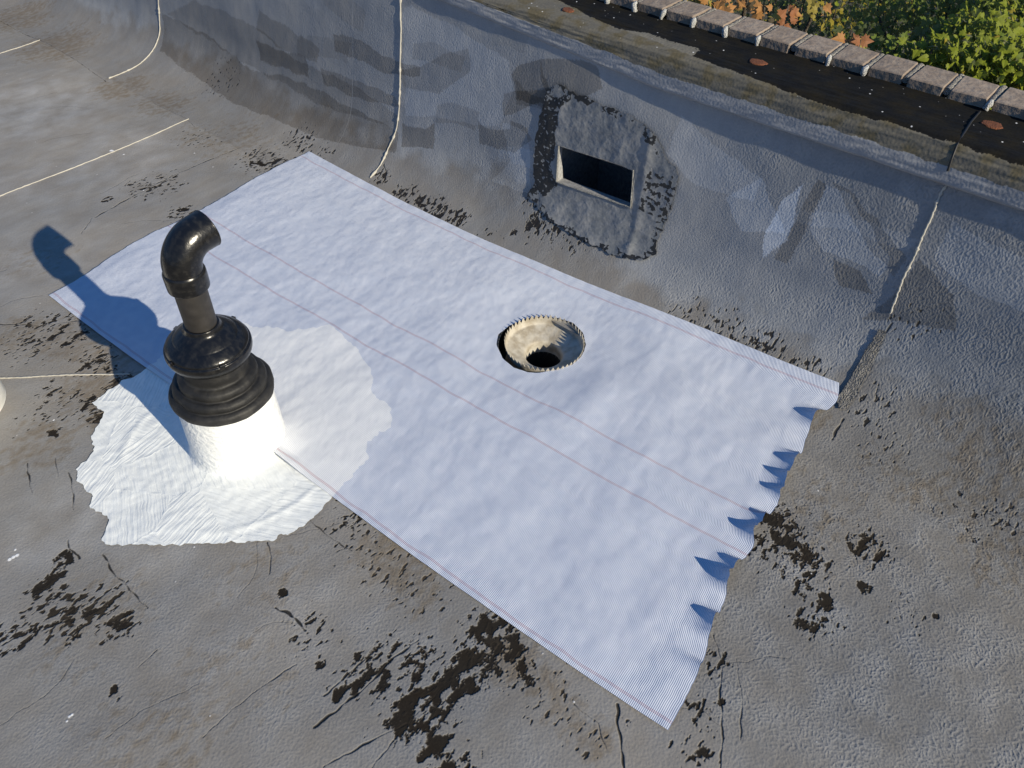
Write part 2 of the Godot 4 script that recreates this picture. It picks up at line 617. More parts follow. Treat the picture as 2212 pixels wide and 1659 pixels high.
# ---------------------------------------------------------------- the marks the photograph shows
func marks() -> void:
	for b in [[1060, 1375, 64, .68], [1020, 1430, 58, .70], [1090, 1400, 44, .70], [935, 1500, 70, .74], [880, 1540, 56, .72], [985, 1480, 44, .64], [770, 1440, 36, .66], [740, 1490, 34, .6], [800, 1470, 40, .55], [880, 1590, 34, .62], [930, 1615, 46, .68], [1000, 1640, 40, .5], [960, 1655, 50, .55], [840, 1400, 34, .42], [1110, 1450, 50, .44], [1040, 1345, 26, .6], [900, 1430, 60, .42],
			[1690, 1150, 40, .66], [1730, 1195, 38, .68], [1655, 1115, 22, .52], [1765, 1225, 20, .58], [1860, 1170, 30, .52], [1885, 1195, 26, .5], [1840, 1185, 18, .5], [1735, 1340, 34, .66], [1772, 1300, 24, .62], [1770, 1335, 18, .55], [1857, 1268, 18, .62], [1548, 1420, 18, .42], [1552, 1520, 14, .62], [1490, 1530, 26, .46], [1508, 1620, 24, .44], [1700, 1090, 40, .3], [1660, 1180, 60, .36],
			[132, 1212, 27, .74], [112, 1240, 22, .66], [84, 1282, 34, .48], [200, 1305, 48, .47], [150, 1332, 56, .47], [246, 1352, 36, .43], [60, 1355, 40, .4], [15, 1380, 36, .4], [100, 1300, 46, .42],
			[602, 1282, 11, .62], [676, 1440, 13, .62], [655, 1340, 12, .5], [245, 1505, 10, .6], [235, 1490, 8, .6],
			[860, 415, 16, .56], [905, 436, 20, .56], [950, 456, 22, .58], [988, 469, 18, .62], [1110, 500, 11, .8], [828, 378, 12, .6], [1560, 716, 40, .34], [1640, 760, 40, .4], [1720, 800, 30, .4], [1480, 690, 30, .3],
			[232, 432, 20, .44], [400, 470, 16, .5], [380, 455, 22, .36], [330, 400, 60, .3], [560, 345, 50, .36], [600, 350, 34, .4], [660, 310, 30, .36], [210, 785, 44, .36], [250, 835, 30, .5], [205, 900, 24, .5], [190, 870, 30, .42], [60, 720, 70, .3], [140, 720, 60, .34], [110, 936, 13, .7], [120, 860, 60, .26],
			[2160, 1110, 30, .3], [1700, 1240, 60, .3], [2010, 1330, 12, .5], [760, 1110, 60, .3], [1330, 1560, 16, .5],
			[1150, 480, 24, .5], [1190, 505, 22, .55], [1500, 1290, 60, .25], [2080, 1120, 60, .25]]:
		blob("peel", b[0], b[1], b[2], b[3])
	for b in [[200, 1310, 60, .8], [130, 1330, 70, .8], [60, 1350, 50, .7], [250, 1355, 50, .65], [90, 1280, 50, .75], [10, 1390, 40, .7], [870, 420, 34, .8], [930, 448, 36, .85], [985, 470, 30, .9], [1050, 510, 30, .5], [820, 385, 24, .8], [700, 330, 30, .55], [640, 300, 40, .6], [560, 345, 60, .6], [600, 360, 50, .7], [330, 400, 60, .5], [390, 460, 40, .6], [430, 300, 50, .4], [480, 170, 60, .4], [200, 780, 60, .6], [250, 830, 40, .8], [200, 890, 40, .75], [100, 720, 90, .5], [120, 880, 80, .45], [1560, 715, 60, .6], [1640, 760, 60, .7], [1730, 805, 50, .75], [1480, 680, 50, .5], [1690, 1150, 70, .75], [1740, 1220, 70, .7], [1870, 1180, 60, .65], [1750, 1330, 60, .65], [1640, 1190, 50, .6], [1540, 1430, 40, .7], [1500, 1540, 50, .6], [1960, 1330, 50, .4], [2150, 1110, 60, .55], [1900, 960, 60, .45], [900, 1480, 120, .55], [1050, 1400, 90, .6], [780, 1440, 70, .6], [830, 1220, 80, .5], [900, 1280, 70, .45], [1180, 1510, 70, .5], [1270, 1600, 50, .5], [760, 1150, 70, .5], [1180, 470, 60, .7], [1240, 520, 40, .6], [1150, 430, 30, .6], [660, 1370, 60, .5], [1500, 1620, 60, .5], [1960, 700, 60, .4], [1880, 880, 60, .5]]:
		blob("fleck", b[0], b[1], b[2], b[3])
	for b in [[830, 1200, 70, .62], [880, 1240, 60, .62], [800, 1190, 50, .5], [900, 1290, 60, .45], [1160, 1470, 50, .55], [1210, 1540, 50, .5], [1270, 1600, 50, .5], [1100, 1430, 60, .6], [260, 190, 60, .6], [350, 225, 60, .5], [120, 100, 90, .6], [40, 40, 80, .6], [500, 300, 90, .34], [430, 300, 70, .3], [2130, 1010, 120, .55], [2060, 900, 90, .35], [2000, 1060, 80, .42], [2180, 880, 70, .4], [1900, 1000, 60, .3], [200, 840, 80, .6], [230, 900, 60, .6], [160, 740, 90, .45], [30, 720, 60, .5], [80, 960, 80, .45], [300, 1060, 60, .3], [250, 760, 60, .5], [560, 1240, 100, .25], [500, 1450, 120, .25], [1780, 1120, 120, .26], [2150, 1200, 120, .36], [1760, 900, 40, .4], [180, 1330, 120, .3], [340, 1580, 160, .3], [60, 560, 80, .2]]:
		blob("brown", b[0], b[1], b[2], b[3])
	for b in [[1900, 1350, 420, .95], [2100, 900, 300, .9], [1950, 700, 200, .9], [1700, 700, 140, .7], [1500, 640, 120, .55], [2100, 1500, 300, .95], [1650, 1450, 200, .7], [1250, 500, 160, .4], [2150, 450, 200, .8], [1900, 450, 200, .7], [1700, 330, 160, .5], [1100, 300, 200, .4], [800, 250, 300, .32], [700, 1350, 300, .36], [1000, 1500, 250, .3], [300, 1400, 300, .28], [2000, 1100, 300, .9]]:
		blob("wrinkle", b[0], b[1], b[2], b[3])
	for b in [[60, 230, 160, .9], [250, 330, 160, .55], [60, 560, 160, .5], [120, 1130, 110, .6], [600, 330, 100, .5], [330, 1190, 90, .5], [560, 1330, 200, .3], [1780, 1280, 140, .4], [2000, 1120, 90, .5], [1960, 1500, 300, .3], [100, 400, 120, .4]]:
		blob("pale", b[0], b[1], b[2], b[3])
	# cracks and splits
	crack([[0, 45], [50, 72], [100, 92], [170, 134], [230, 176]], .004)
	crack([[330, 222], [400, 255], [420, 275]], .002)
	crack([[580, 355], [660, 400], [720, 432], [780, 465]], .004)
	crack([[205, 470], [260, 438], [330, 400], [420, 358], [520, 318]], .005)
	crack([[176, 505], [200, 470]], .003)
	crack([[222, 1195], [245, 1235], [285, 1275], [320, 1312]], .005)
	crack([[146, 1165], [150, 1180], [172, 1205]], .006)
	crack([[596, 1312], [625, 1325], [648, 1345], [662, 1360]], .010)
	crack([[578, 1170], [586, 1200], [582, 1240]], .003)
	crack([[60, 1000], [66, 1040], [72, 1065]], .004)
	crack([[150, 1020], [158, 1060], [160, 1100]], .003)
	crack([[120, 990], [127, 1030]], .002)
	crack([[440, 1590], [540, 1500], [640, 1430]], .003)
	crack([[680, 1570], [790, 1480], [850, 1420], [905, 1380]], .006)
	crack([[700, 1500], [780, 1430], [830, 1390]], .004)
	crack([[700, 1655], [800, 1600], [880, 1560]], .004)
	crack([[1335, 1520], [1333, 1560], [1342, 1600], [1345, 1659]], .010)
	crack([[1540, 1370], [1560, 1440], [1555, 1500], [1560, 1580], [1555, 1659]], .004)
	crack([[1590, 1420], [1600, 1500], [1600, 1600]], .003)
	crack([[1925, 700], [1880, 770], [1840, 850], [1822, 880]], .006)
	crack([[1880, 740], [1850, 800], [1818, 862]], .005)
	crack([[1822, 905], [1806, 930], [1798, 950]], .012)
	crack([[300, 1440], [340, 1400]], .002)
	crack([[1240, 1520], [1290, 1560], [1310, 1620]], .003)
	crack([[2120, 1100], [2212, 1150]], .004)
	crack([[640, 1090], [700, 1150], [760, 1190]], .003)
	crack([[800, 1660], [900, 1540], [960, 1480]], .003)
	crack([[0, 700], [90, 702], [180, 690], [240, 688]], .003)
	crack([[830, 355], [834, 375], [830, 392]], .006)
	crack([[1240, 500], [1310, 540], [1380, 560]], .006)
	for i in 44:   # fine hair cracks over the old coat
		var x := rng.randf_range(-1.2, 2.7)
		var s := rng.randf_range(-1.75, -0.25)
		var a := rng.randf_range(0.9, 2.0)
		var pts := PackedVector2Array([Vector2(x, s)])
		for k in rng.randi_range(3, 7):
			a += rng.randf_range(-0.5, 0.5)
			pts.append(pts[-1] + Vector2(cos(a), sin(a)) * rng.randf_range(0.015, 0.04))
		cracks.append([pts, rng.randf_range(0.0006, 0.0014)])
	# splashes of white coating
	for d in [[240, 324, 3.5], [244, 325, 3], [267, 332, 2], [150, 1545, 3], [156, 1541, 3], [145, 1555, 2.4], [22, 1207, 4], [30, 1202, 4], [38, 1198, 4], [34, 1186, 2.4], [118, 908, 2.2], [1240, 1515, 2], [1098, 1150, 2], [420, 1180, 1.6], [455, 1545, 1.5], [310, 410, 1.6], [420, 330, 1.6], [1005, 1190, 1.5], [265, 905, 3], [270, 910, 2], [460, 360, 1.4]]:
		var q := hit(d[0], d[1])
		drips.append([q.x, q.y, d[2] * metres_per_pixel(d[0], d[1])])
	for i in 90:
		drips.append([rng.randf_range(-2.0, 2.6), rng.randf_range(-1.7, -0.05), rng.randf_range(0.0007, 0.0016)])
	# brush marks on the parapet: where two coats overlap, or where the second one stops
	stroke([[720, 70], [760, 80], [850, 130], [905, 145], [905, 165], [830, 160], [760, 120], [722, 112]], -9)
	stroke([[553, 85], [600, 105], [660, 122], [668, 165], [560, 130]], -10)
	stroke([[560, 20], [660, 85], [690, 105], [685, 135], [600, 100], [555, 60]], -7)
	stroke([[694, 145], [760, 170], [850, 205], [868, 230], [780, 215], [700, 180]], -8)
	stroke([[868, 265], [880, 272], [920, 278], [938, 265], [938, 320], [870, 315]], -11)
	stroke([[860, 150], [905, 145], [960, 115], [1010, 105], [1015, 155], [950, 200], [870, 190]], -7)
	stroke([[1105, 160], [1120, 140], [1180, 125], [1260, 130], [1290, 150], [1300, 190], [1200, 240], [1112, 215]], -10)
	stroke([[1112, 170], [1150, 205], [1220, 225], [1235, 250], [1115, 225]], -6)
	stroke([[1085, 205], [1120, 195], [1200, 190], [1210, 215], [1150, 225], [1110, 245], [1088, 250]], -9)
	stroke([[1030, 260], [1048, 275], [1100, 280], [1100, 262], [1140, 275], [1150, 300], [1110, 330], [1035, 310]], -9)
	stroke([[1165, 130], [1180, 165], [1195, 240], [1178, 200]], -8)
	stroke([[1470, 250], [1560, 330], [1640, 390], [1620, 440], [1500, 400], [1440, 330]], 5)
	stroke([[1640, 385], [1665, 440], [1690, 505], [1600, 500], [1560, 430]], 7)
	stroke([[1690, 430], [1730, 400], [1700, 520], [1640, 560], [1650, 500]], 15)
	stroke([[1760, 390], [1780, 400], [1740, 500], [1700, 570], [1670, 560], [1720, 470]], -9)
	stroke([[1780, 400], [1830, 420], [1920, 560], [1900, 600], [1780, 540], [1750, 500]], 7)
	stroke([[1795, 390], [1850, 430], [1960, 560], [1930, 600], [1860, 520]], -7)
	stroke([[1800, 560], [1850, 590], [1880, 640], [1810, 620]], -10)
	stroke([[420, 0], [560, 60], [640, 130], [760, 180], [860, 250], [860, 280], [700, 230], [520, 130], [360, 30]], -6)
	stroke([[350, 30], [420, 60], [480, 100], [540, 150], [620, 165], [700, 200], [860, 285], [855, 330], [700, 300], [500, 220], [345, 110]], -9)
	stroke([[870, 20], [890, 10], [1000, 70], [1100, 130], [1105, 200], [1080, 270], [1020, 270], [940, 250], [875, 250]], 5)
	stroke([[1085, 265], [1140, 285], [1145, 420], [1060, 390], [1100, 350]], 6)
	stroke([[2050, 480], [2120, 520], [2212, 560], [2212, 680], [2100, 640], [2020, 560]], 6)
	stroke([[1930, 640], [1985, 560], [2060, 640], [2060, 720], [1960, 700], [1860, 690]], -9)
	for i in 26:
		var x := rng.randf_range(-2.6, 2.8)
		var s := rng.randf_range(0.30, s_top - 0.05)
		var l := rng.randf_range(0.12, 0.3)
		var hh := rng.randf_range(0.03, 0.07)
		var k := rng.randf_range(-0.25, 0.25)
		strokes.append([PackedVector2Array([Vector2(x, s), Vector2(x + l * 0.5, s + k * l * 0.5 + 0.01), Vector2(x + l, s + k * l), Vector2(x + l + 0.012, s + k * l + hh), Vector2(x + l * 0.4, s + hh + k * l * 0.4 + 0.014), Vector2(x + 0.006, s + hh)]), rng.randf_range(-7, 6)])

# ---------------------------------------------------------------- the reinforcing fabric
var edge_t := PackedVector2Array()
var edge_b := PackedVector2Array()
var edge_l := PackedVector2Array()
var edge_r := PackedVector2Array()
var wave := FastNoiseLite.new()

func along(e: PackedVector2Array, t: float) -> Vector2:
	var f := t * (e.size() - 1)
	var i := clampi(int(floor(f)), 0, e.size() - 2)
	return e[i].lerp(e[i + 1], f - i)

func resample(e: PackedVector2Array, n: int) -> PackedVector2Array:
	var c := Curve2D.new()
	for i in e.size():
		var t := (e[mini(i + 1, e.size() - 1)] - e[maxi(i - 1, 0)]) / 6.0
		c.add_point(e[i], -t, t)
	c.bake_interval = 0.004
	var o := PackedVector2Array()
	for i in n + 1:
		o.append(c.sample_baked(c.get_baked_length() * i / n, true))
	return o

func cloth_xs(p: Vector2) -> Vector2:
	var u := p.x
	var v := p.y
	var a := along(edge_t, 0.0)
	var b := along(edge_t, 1.0)
	var c := along(edge_b, 0.0)
	var d := along(edge_b, 1.0)
	return (1.0 - v) * along(edge_t, u) + v * along(edge_b, u) + (1.0 - u) * along(edge_l, v) + u * along(edge_r, v) - ((1.0 - u) * (1.0 - v) * a + u * (1.0 - v) * b + (1.0 - u) * v * c + u * v * d)

func cloth_uv(q: Vector2) -> Vector2:
	var p := Vector2(0.5, 0.5)
	for i in 12:
		var e := q - cloth_xs(p)
		var a := (cloth_xs(p + Vector2(0.001, 0)) - cloth_xs(p - Vector2(0.001, 0))) / 0.002
		var b := (cloth_xs(p + Vector2(0, 0.001)) - cloth_xs(p - Vector2(0, 0.001))) / 0.002
		var det := a.x * b.y - a.y * b.x
		p += Vector2(e.x * b.y - e.y * b.x, a.x * e.y - a.y * e.x) / det
	return p

# how far the torn end curls up, along its length
func curl(v: float) -> float:
	var a := 0.0
	for c in [[.085, .175, .62], [.25, .425, .60], [.455, .565, .62], [.60, .705, .66], [.735, .82, .55], [.845, .90, .25]]:   # lifted stretches
		a = maxf(a, c[2] * smoothstep(c[0], c[0] + 0.022, v) * (1.0 - smoothstep(c[1] - 0.03, c[1], v)))
	var peak := 0.0
	for c in [[.125, .022, .45], [.265, .010, .3], [.292, .020, .5], [.345, .018, .55], [.395, .020, .5], [.475, .020, .3], [.53, .024, .6], [.62, .020, .3], [.665, .026, .75], [.765, .022, .55], [.862, .016, .4]]:
		peak = maxf(peak, c[2] * pow(maxf(0.0, 1.0 - absf(v - c[0]) / c[1]), 1.2))
	return a + peak * minf(1.0, a * 3.0)

func cloth(p: Vector2) -> Vector3:
	var u := clampf(p.x, 0.0, 1.0)
	var v := clampf(p.y, 0.0, 1.0)
	var xs := cloth_xs(Vector2(u, v))
	var soft := minf(minf(u, 1.0 - u) * 1.95, minf(v, 1.0 - v)) / 0.05
	var off := 0.0075 + 0.0015 * wave.get_noise_2d(xs.x * 62.0, xs.y * 34.0) + 0.0006 * wave.get_noise_2d(xs.x * 260.0 + 500.0, xs.y * 130.0)
	off = lerpf(0.0052 + 0.0009 * wave.get_noise_2d(xs.x * 160.0, 40.0 + xs.y * 160.0), off, clampf(soft, 0.0, 1.0))
	# a soft roll beside the drain and a lifted edge at the pipe
	off += 0.007 * exp(-pow((xs.x - 1.50) / 0.05, 2.0)) * exp(-pow((xs.y + 0.17) / 0.10, 2.0))
	var pp := Vector2(xs.x - 0.958, Z0 - xs.y - 0.975)
	var r := pp.length()
	off += 0.006 * exp(-pow((r - 0.10) / 0.03, 2.0)) * smoothstep(-0.05, 0.06, pp.x)
	off += 0.012 * smoothstep(0.97, 1.0, v) * exp(-pow((xs.x - 1.09) / 0.06, 2.0))
	var e := maxf(0.0, u - 0.970) * 1.95
	var k := curl(v)
	off += k * (e * 0.06 + e * e * 6.5)
	xs.x -= k * e * e * 2.6
	return surf(xs.x, xs.y, off)

func cloth_material(wet: PackedVector2Array) -> StandardMaterial3D:
	# ribs of the stitch-bonded weave, tiled
	var n := 64
	var rib := Image.create_empty(n, n, false, Image.FORMAT_RGB8)
	var hgt := Image.create_empty(n, n, false, Image.FORMAT_L8)
	var fib := noise(41, 0.19, 2)
	for j in n:
		for i in n:
			var c := 0.5 + 0.5 * cos(TAU * i / 16.0)
			var g := fib.get_noise_2d(i, absf(j - n / 2) * 0.7)
			var h := clampf(c * 0.85 + 0.15 * g, 0.0, 1.0)
			hgt.set_pixel(i, j, Color(h, h, h))
			var t := 0.84 + 0.14 * c + 0.04 * g
			rib.set_pixel(i, j, Color(t, t, t))
	var w := 2048
	var hh := 1024
	var data := PackedByteArray()
	data.resize(w * hh * 3)
	var mott := noise(44, 0.02, 4)
	var im := mott.get_image(w, hh, false, false, false)
	im.convert(Image.FORMAT_L8)
	var mb := im.get_data()
	var wild := noise(45, 0.006, 2)
	var off_l := PackedFloat32Array()
	for i in w:
		off_l.append(wild.get_noise_2d(i, 0) * 5.0)
	var wlo := Vector2(1, 1)
	var whi := Vector2.ZERO
	for q in wet:
		wlo = wlo.min(q)
		whi = whi.max(q)
	for j in hh:
		var v := (j + 0.5) / hh
		for i in w:
			var at := (j * w + i) * 3
			var m := (mb[j * w + i] - 128) / 128.0
			var r := 212.0 + 11.0 * m
			var g := 219.5 + 9.0 * m
			var b := 236.0 + 6.0 * m
			var u := (i + 0.5) / w
			if u > wlo.x and u < whi.x and v > wlo.y and v < whi.y and Geometry2D.is_point_in_polygon(Vector2(u + m * 0.004, v + m * 0.006), wet):
				r = 240.0 + 4.0 * m   # soaked with white coating from below
				g = 243.0 + 4.0 * m
				b = 248.0 + 3.0 * m
			var y := j + off_l[i]
			for k in 4:
				var ly: float = [35.0, 488.0, 601.0, 1010.0][k]
				var d := absf(absf(y - ly) - 1.6)   # two threads side by side
				if d < 1.0:
					var a := (1.0 - d) * 0.5
					r = lerpf(r, 150.0, a)
					g = lerpf(g, 66.0, a)
					b = lerpf(b, 72.0, a)
			data[at] = int(clampf(r, 0, 255))
			data[at + 1] = int(clampf(g, 0, 255))
			data[at + 2] = int(clampf(b, 0, 255))
	var m := StandardMaterial3D.new()
	m.albedo_texture = ImageTexture.create_from_image(rib)
	m.heightmap_enabled = true
	m.heightmap_texture = ImageTexture.create_from_image(hgt)
	m.heightmap_scale = 0.05
	m.detail_enabled = true
	m.detail_blend_mode = BaseMaterial3D.BLEND_MODE_MUL
	m.detail_uv_layer = BaseMaterial3D.DETAIL_UV_2
	m.detail_albedo = ImageTexture.create_from_image(Image.create_from_data(w, hh, false, Image.FORMAT_RGB8, data))
	m.roughness = 0.85
	m.metallic_specular = 0.3
	return m

# ---------------------------------------------------------------- foliage
func leaf_mesh(lobes: bool, fold: float) -> ArrayMesh:
	# a palmate leaf, 1 m across its blade, stalk end at the origin, in the xz plane, folded along its midrib
	var out := [[0.0, 0.0], [.16, .02], [.30, -.04], [.28, .12], [.50, .22], [.34, .34], [.40, .55], [.20, .52], [.0, 1.0]] if lobes else [[0.0, 0.0], [.18, .05], [.32, .22], [.30, .45], [.18, .72], [.0, 1.0]]
	var st := SurfaceTool.new()
	st.begin(Mesh.PRIMITIVE_TRIANGLES)
	st.set_smooth_group(-1)
	var mid := Vector3(0, 0.02, 0.36)
	for side in [1.0, -1.0]:
		for i in out.size() - 1:
			var a := Vector3(out[i][0] * side, fold * out[i][0] - 0.25 * pow(out[i][1], 2.0) * 0.5, out[i][1])
			var b := Vector3(out[i + 1][0] * side, fold * out[i + 1][0] - 0.25 * pow(out[i + 1][1], 2.0) * 0.5, out[i + 1][1])
			var t := [mid, a, b] if side > 0 else [mid, b, a]
			for v in t:
				st.add_vertex(v)
	st.generate_normals()
	st.index()
	return st.commit()

func leaf_material(c: Color) -> StandardMaterial3D:
	var m := plain(c, 0.6, 0.3)
	m.backlight_enabled = true
	m.backlight = Color(0.55, 0.55, 0.45)
	return m

func leaf_basis(size: float, up: Vector3) -> Basis:
	var n := (up + Vector3(rng.randfn(0, 0.45), rng.randfn(0, 0.3), rng.randfn(0, 0.45))).normalized()
	var d := Vector3(rng.randfn(), rng.randfn(0, 0.4) - 0.4, rng.randfn())
	var z := (d - n * d.dot(n)).normalized()
	var x := n.cross(z).normalized()
	return Basis(x * size, n * size, z * size)

# A tree: trunk and limbs from the ground up to leaf clusters; the leaves that show largest are parts of their own.
func tree(root: Node3D, bark: Material, trunk_at: Vector3, clusters: Array, leaf_m: Array, tints: Array, size: float, up: Vector3, named_leaves: int) -> void:
	var base := root.position
	var top := Vector3(trunk_at.x, -0.9, trunk_at.z)
	part("trunk", tube(PackedVector3Array([trunk_at - base, trunk_at.lerp(top, 0.35) + Vector3(.05, 0, .03) - base, trunk_at.lerp(top, 0.7) + Vector3(-.04, 0, .05) - base, top - base]), PackedFloat32Array([.11, .085, .065, .045]), 10), bark, root)
	var all := []
	for c in clusters:
		var mid: Vector3 = c[0]
		var j := (mid - top) * 0.5 + Vector3(rng.randf_range(-.1, .1), rng.randf_range(-.15, .05), rng.randf_range(-.1, .1))
		part("branch", tube(PackedVector3Array([top - base, top + j - base, mid - Vector3(0, c[1].y * 0.5, 0) - base, mid + Vector3(0, c[1].y * 0.7, 0) - base]), PackedFloat32Array([.020, .011, .006, .002]), 6), bark, root)
		for i in int(c[2]):
			var r := Vector3(rng.randfn(), rng.randfn(), rng.randfn()).normalized() * pow(rng.randf(), 0.4)
			var p := mid + r * Vector3(c[1])
			if p.z > -0.50 and p.y > 0.55 and p.z > -0.47:
				continue
			if p.z > -0.53 and p.y < 0.63:
				p.z = -0.53 - rng.randf() * 0.05
			all.append([p, leaf_basis(size * rng.randf_range(0.6, 1.25), up), rng.randi() % leaf_m.size(), int(c[3]) if rng.randf() < 0.8 else rng.randi() % tints.size()])
	# which leaves show largest: near the camera and not buried
	var score := []
	for i in all.size():
		var p: Vector3 = all[i][0]
		var d := (p - CAM)
		var e := -d.dot(BACK)
		var sx := d.dot(RIGHT) / e * FOCAL / 512.0
		var sy := d.dot(UPV) / e * FOCAL / 384.0
		var inside := absf(sx) < 1.02 and absf(sy) < 1.02
		score.append([(p.y * 1.2 - p.distance_to(CAM) * 0.25 + rng.randf() * 0.15) if inside else -99.0, i])
	score.sort_custom(func(a, b): return a[0] > b[0])
	var single := {}
	for i in mini(named_leaves, score.size()):
		single[score[i][1]] = true
	var rest := []
	for k in leaf_m.size() * tints.size():
		rest.append([])
	for i in all.size():
		var a: Array = all[i]
		if single.has(i):
			var o := part("leaf", leaf_m[a[2]], tints[a[3]], root)
			o.transform = Transform3D(a[1], a[0] - base)
		else:
			rest[a[2] * tints.size() + a[3]].append(Transform3D(a[1], a[0] - base))
	var crown := Node3D.new()
	crown.name = "crown"
	root.add_child(crown, true)
	for k in rest.size():
		if rest[k].is_empty():
			continue
		var mm := MultiMesh.new()
		mm.transform_format = MultiMesh.TRANSFORM_3D
		mm.mesh = leaf_m[k / tints.size()]
		mm.instance_count = rest[k].size()
		for i in rest[k].size():
			mm.set_instance_transform(i, rest[k][i])
		var mi := MultiMeshInstance3D.new()
		mi.name = "foliage"
		mi.multimesh = mm
		mi.material_override = tints[k % tints.size()]
		mi.set_meta("kind", "stuff")
		crown.add_child(mi, true)

# ---------------------------------------------------------------- coping cross-section: (z, y) and the way along it
var cope := PackedVector2Array()
func cope_at(t: float, x: float) -> Vector3:
	var f := clampf(t, 0.0, 0.9999) * (cope.size() - 1)
	var i := int(f)
	var p := cope[i].lerp(cope[i + 1], f - i)
	var lift := 0.055 * maxf(0.0, 1.25 - maxf(x, 0.35)) * (1.0 - smoothstep(0.55, 0.61, p.y))
	var proud := 0.0045 * smoothstep(0.8, 1.4, x) * (1.0 - smoothstep(0.55, 0.60, p.y))
	var bump := 0.0016 * sway.get_noise_2d(x * 160.0 + 70.0, f * 9.0) + 0.0010 * sway.get_noise_2d(x * 700.0, f * 30.0)
	return Vector3(x, p.y + lift + bump, p.x + proud + bump * 0.5)

func cope_hit(px: float, py: float) -> Vector2:
	# by search: the point of the coping surface that this pixel's ray meets first
	var d := (RIGHT * ((px * 1024.0 / 2212.0 - 512.0) / FOCAL) - UPV * ((py * 1024.0 / 2212.0 - 384.0) / FOCAL) - BACK)
	for i in 2000:
		var t := 1.2 + i * 0.001
		var p := CAM + d * t
		if p.z < -0.2:
			var best := 1e9
			var bt := 0.0
			for k in 61:
				var c := cope_at(k / 60.0, p.x)
				var e := Vector2(c.y - p.y, c.z - p.z).length()
				if e < best:
					best = e
					bt = k / 60.0
			if best < 0.0035:
				return Vector2(p.x, bt)
	return Vector2(99, 0)

func coping_material(x0: float, x1: float, w: int, h: int) -> StandardMaterial3D:
	# black felt on top, grey coating brushed up over its front edge to an uneven line
	var line := []
	for p in [[1100, -55], [1160, -25], [1215, 2], [1300, 45], [1400, 82], [1500, 120], [1600, 158], [1750, 215], [1850, 245], [1920, 262], [2065, 310], [2212, 362]]:
		line.append(cope_hit(p[0], p[1]))
	var smear := PackedVector2Array()
	for p in [[1325, 98], [1328, 75], [1340, 60], [1352, 62], [1400, 68], [1450, 86], [1500, 100], [1512, 106], [1495, 118], [1500, 125], [1420, 118], [1350, 92], [1335, 95]]:
		smear.append(cope_hit(p[0], p[1]))
	var mud := field(noise(61, 1, 4), 14.0, x0, 0.0, (x1 - x0) / w, w, h)
	var fin := field(noise(62, 1, 3), 120.0, x0, 0.0, (x1 - x0) / w, w, h)
	var rgb := PackedByteArray()
	rgb.resize(w * h * 3)
	var hgt := PackedByteArray()
	hgt.resize(w * h)
	for i in w:
		var x := x0 + (x1 - x0) * (i + 0.5) / w
		var edge := 0.42
		for k in line.size() - 1:
			if x >= line[k].x and x <= line[k + 1].x:
				edge = lerpf(line[k].y, line[k + 1].y, (x - line[k].x) / (line[k + 1].x - line[k].x))
		for j in h:
			var t := (j + 0.5) / h
			var at := j * w + i
			var m := (mud[at] - 128) / 128.0
			var f := (fin[at] - 128) / 128.0
			var l := 104.0 + 9.0 * m + 7.0 * f
			var warm := 9.0 + 4.0 * m
			var hh := 0.6 + 0.16 * f
			if t < 0.20 + 0.02 * m:
				l = 148.0 + 8.0 * m + 7.0 * f
				warm = -2.0
			else:
				var moss := clampf((m + 0.1) * 2.5, 0.0, 1.0)
				l -= 18.0 * moss
				warm += 5.0 * moss
			var black := t > edge + 0.022 * m + 0.010 * f
			if black and Geometry2D.is_point_in_polygon(Vector2(x + 0.006 * f, t + 0.03 * f), smear):
				black = false
				l = 112.0 + 10.0 * m + 9.0 * f
				warm = 8.0
			if black:
				l = 23.0 + 7.0 * m + 4.0 * f
				warm = 1.0 + 11.0 * clampf(m * 0.8 + 0.25, 0.0, 1.0)
				hh = 0.4 + 0.10 * f
			rgb[at * 3] = int(clampf(l + warm * 0.75, 0, 255))
			rgb[at * 3 + 1] = int(clampf(l + warm * 0.25, 0, 255))
			rgb[at * 3 + 2] = int(clampf(l - warm, 0, 255))
			hgt[at] = int(clampf(hh * 255.0, 0, 255))
	for k in 150:   # specks of white coating
		var i := rng.randi_range(2, w - 4)
		var j := rng.randi_range(int(h * 0.35), h - 3)
		var n := 2 if rng.randf() < 0.35 else 1
		for a in n:
			for b in n:
				for c in 3:
					rgb[((j + b) * w + i + a) * 3 + c] = 225
	var m := StandardMaterial3D.new()
	m.albedo_texture = ImageTexture.create_from_image(Image.create_from_data(w, h, false, Image.FORMAT_RGB8, rgb))
	m.heightmap_enabled = true
	m.heightmap_texture = ImageTexture.create_from_image(Image.create_from_data(w, h, false, Image.FORMAT_L8, hgt))
	m.heightmap_scale = 0.25
	m.roughness = 0.75
	m.metallic_specular = 0.3
	return m

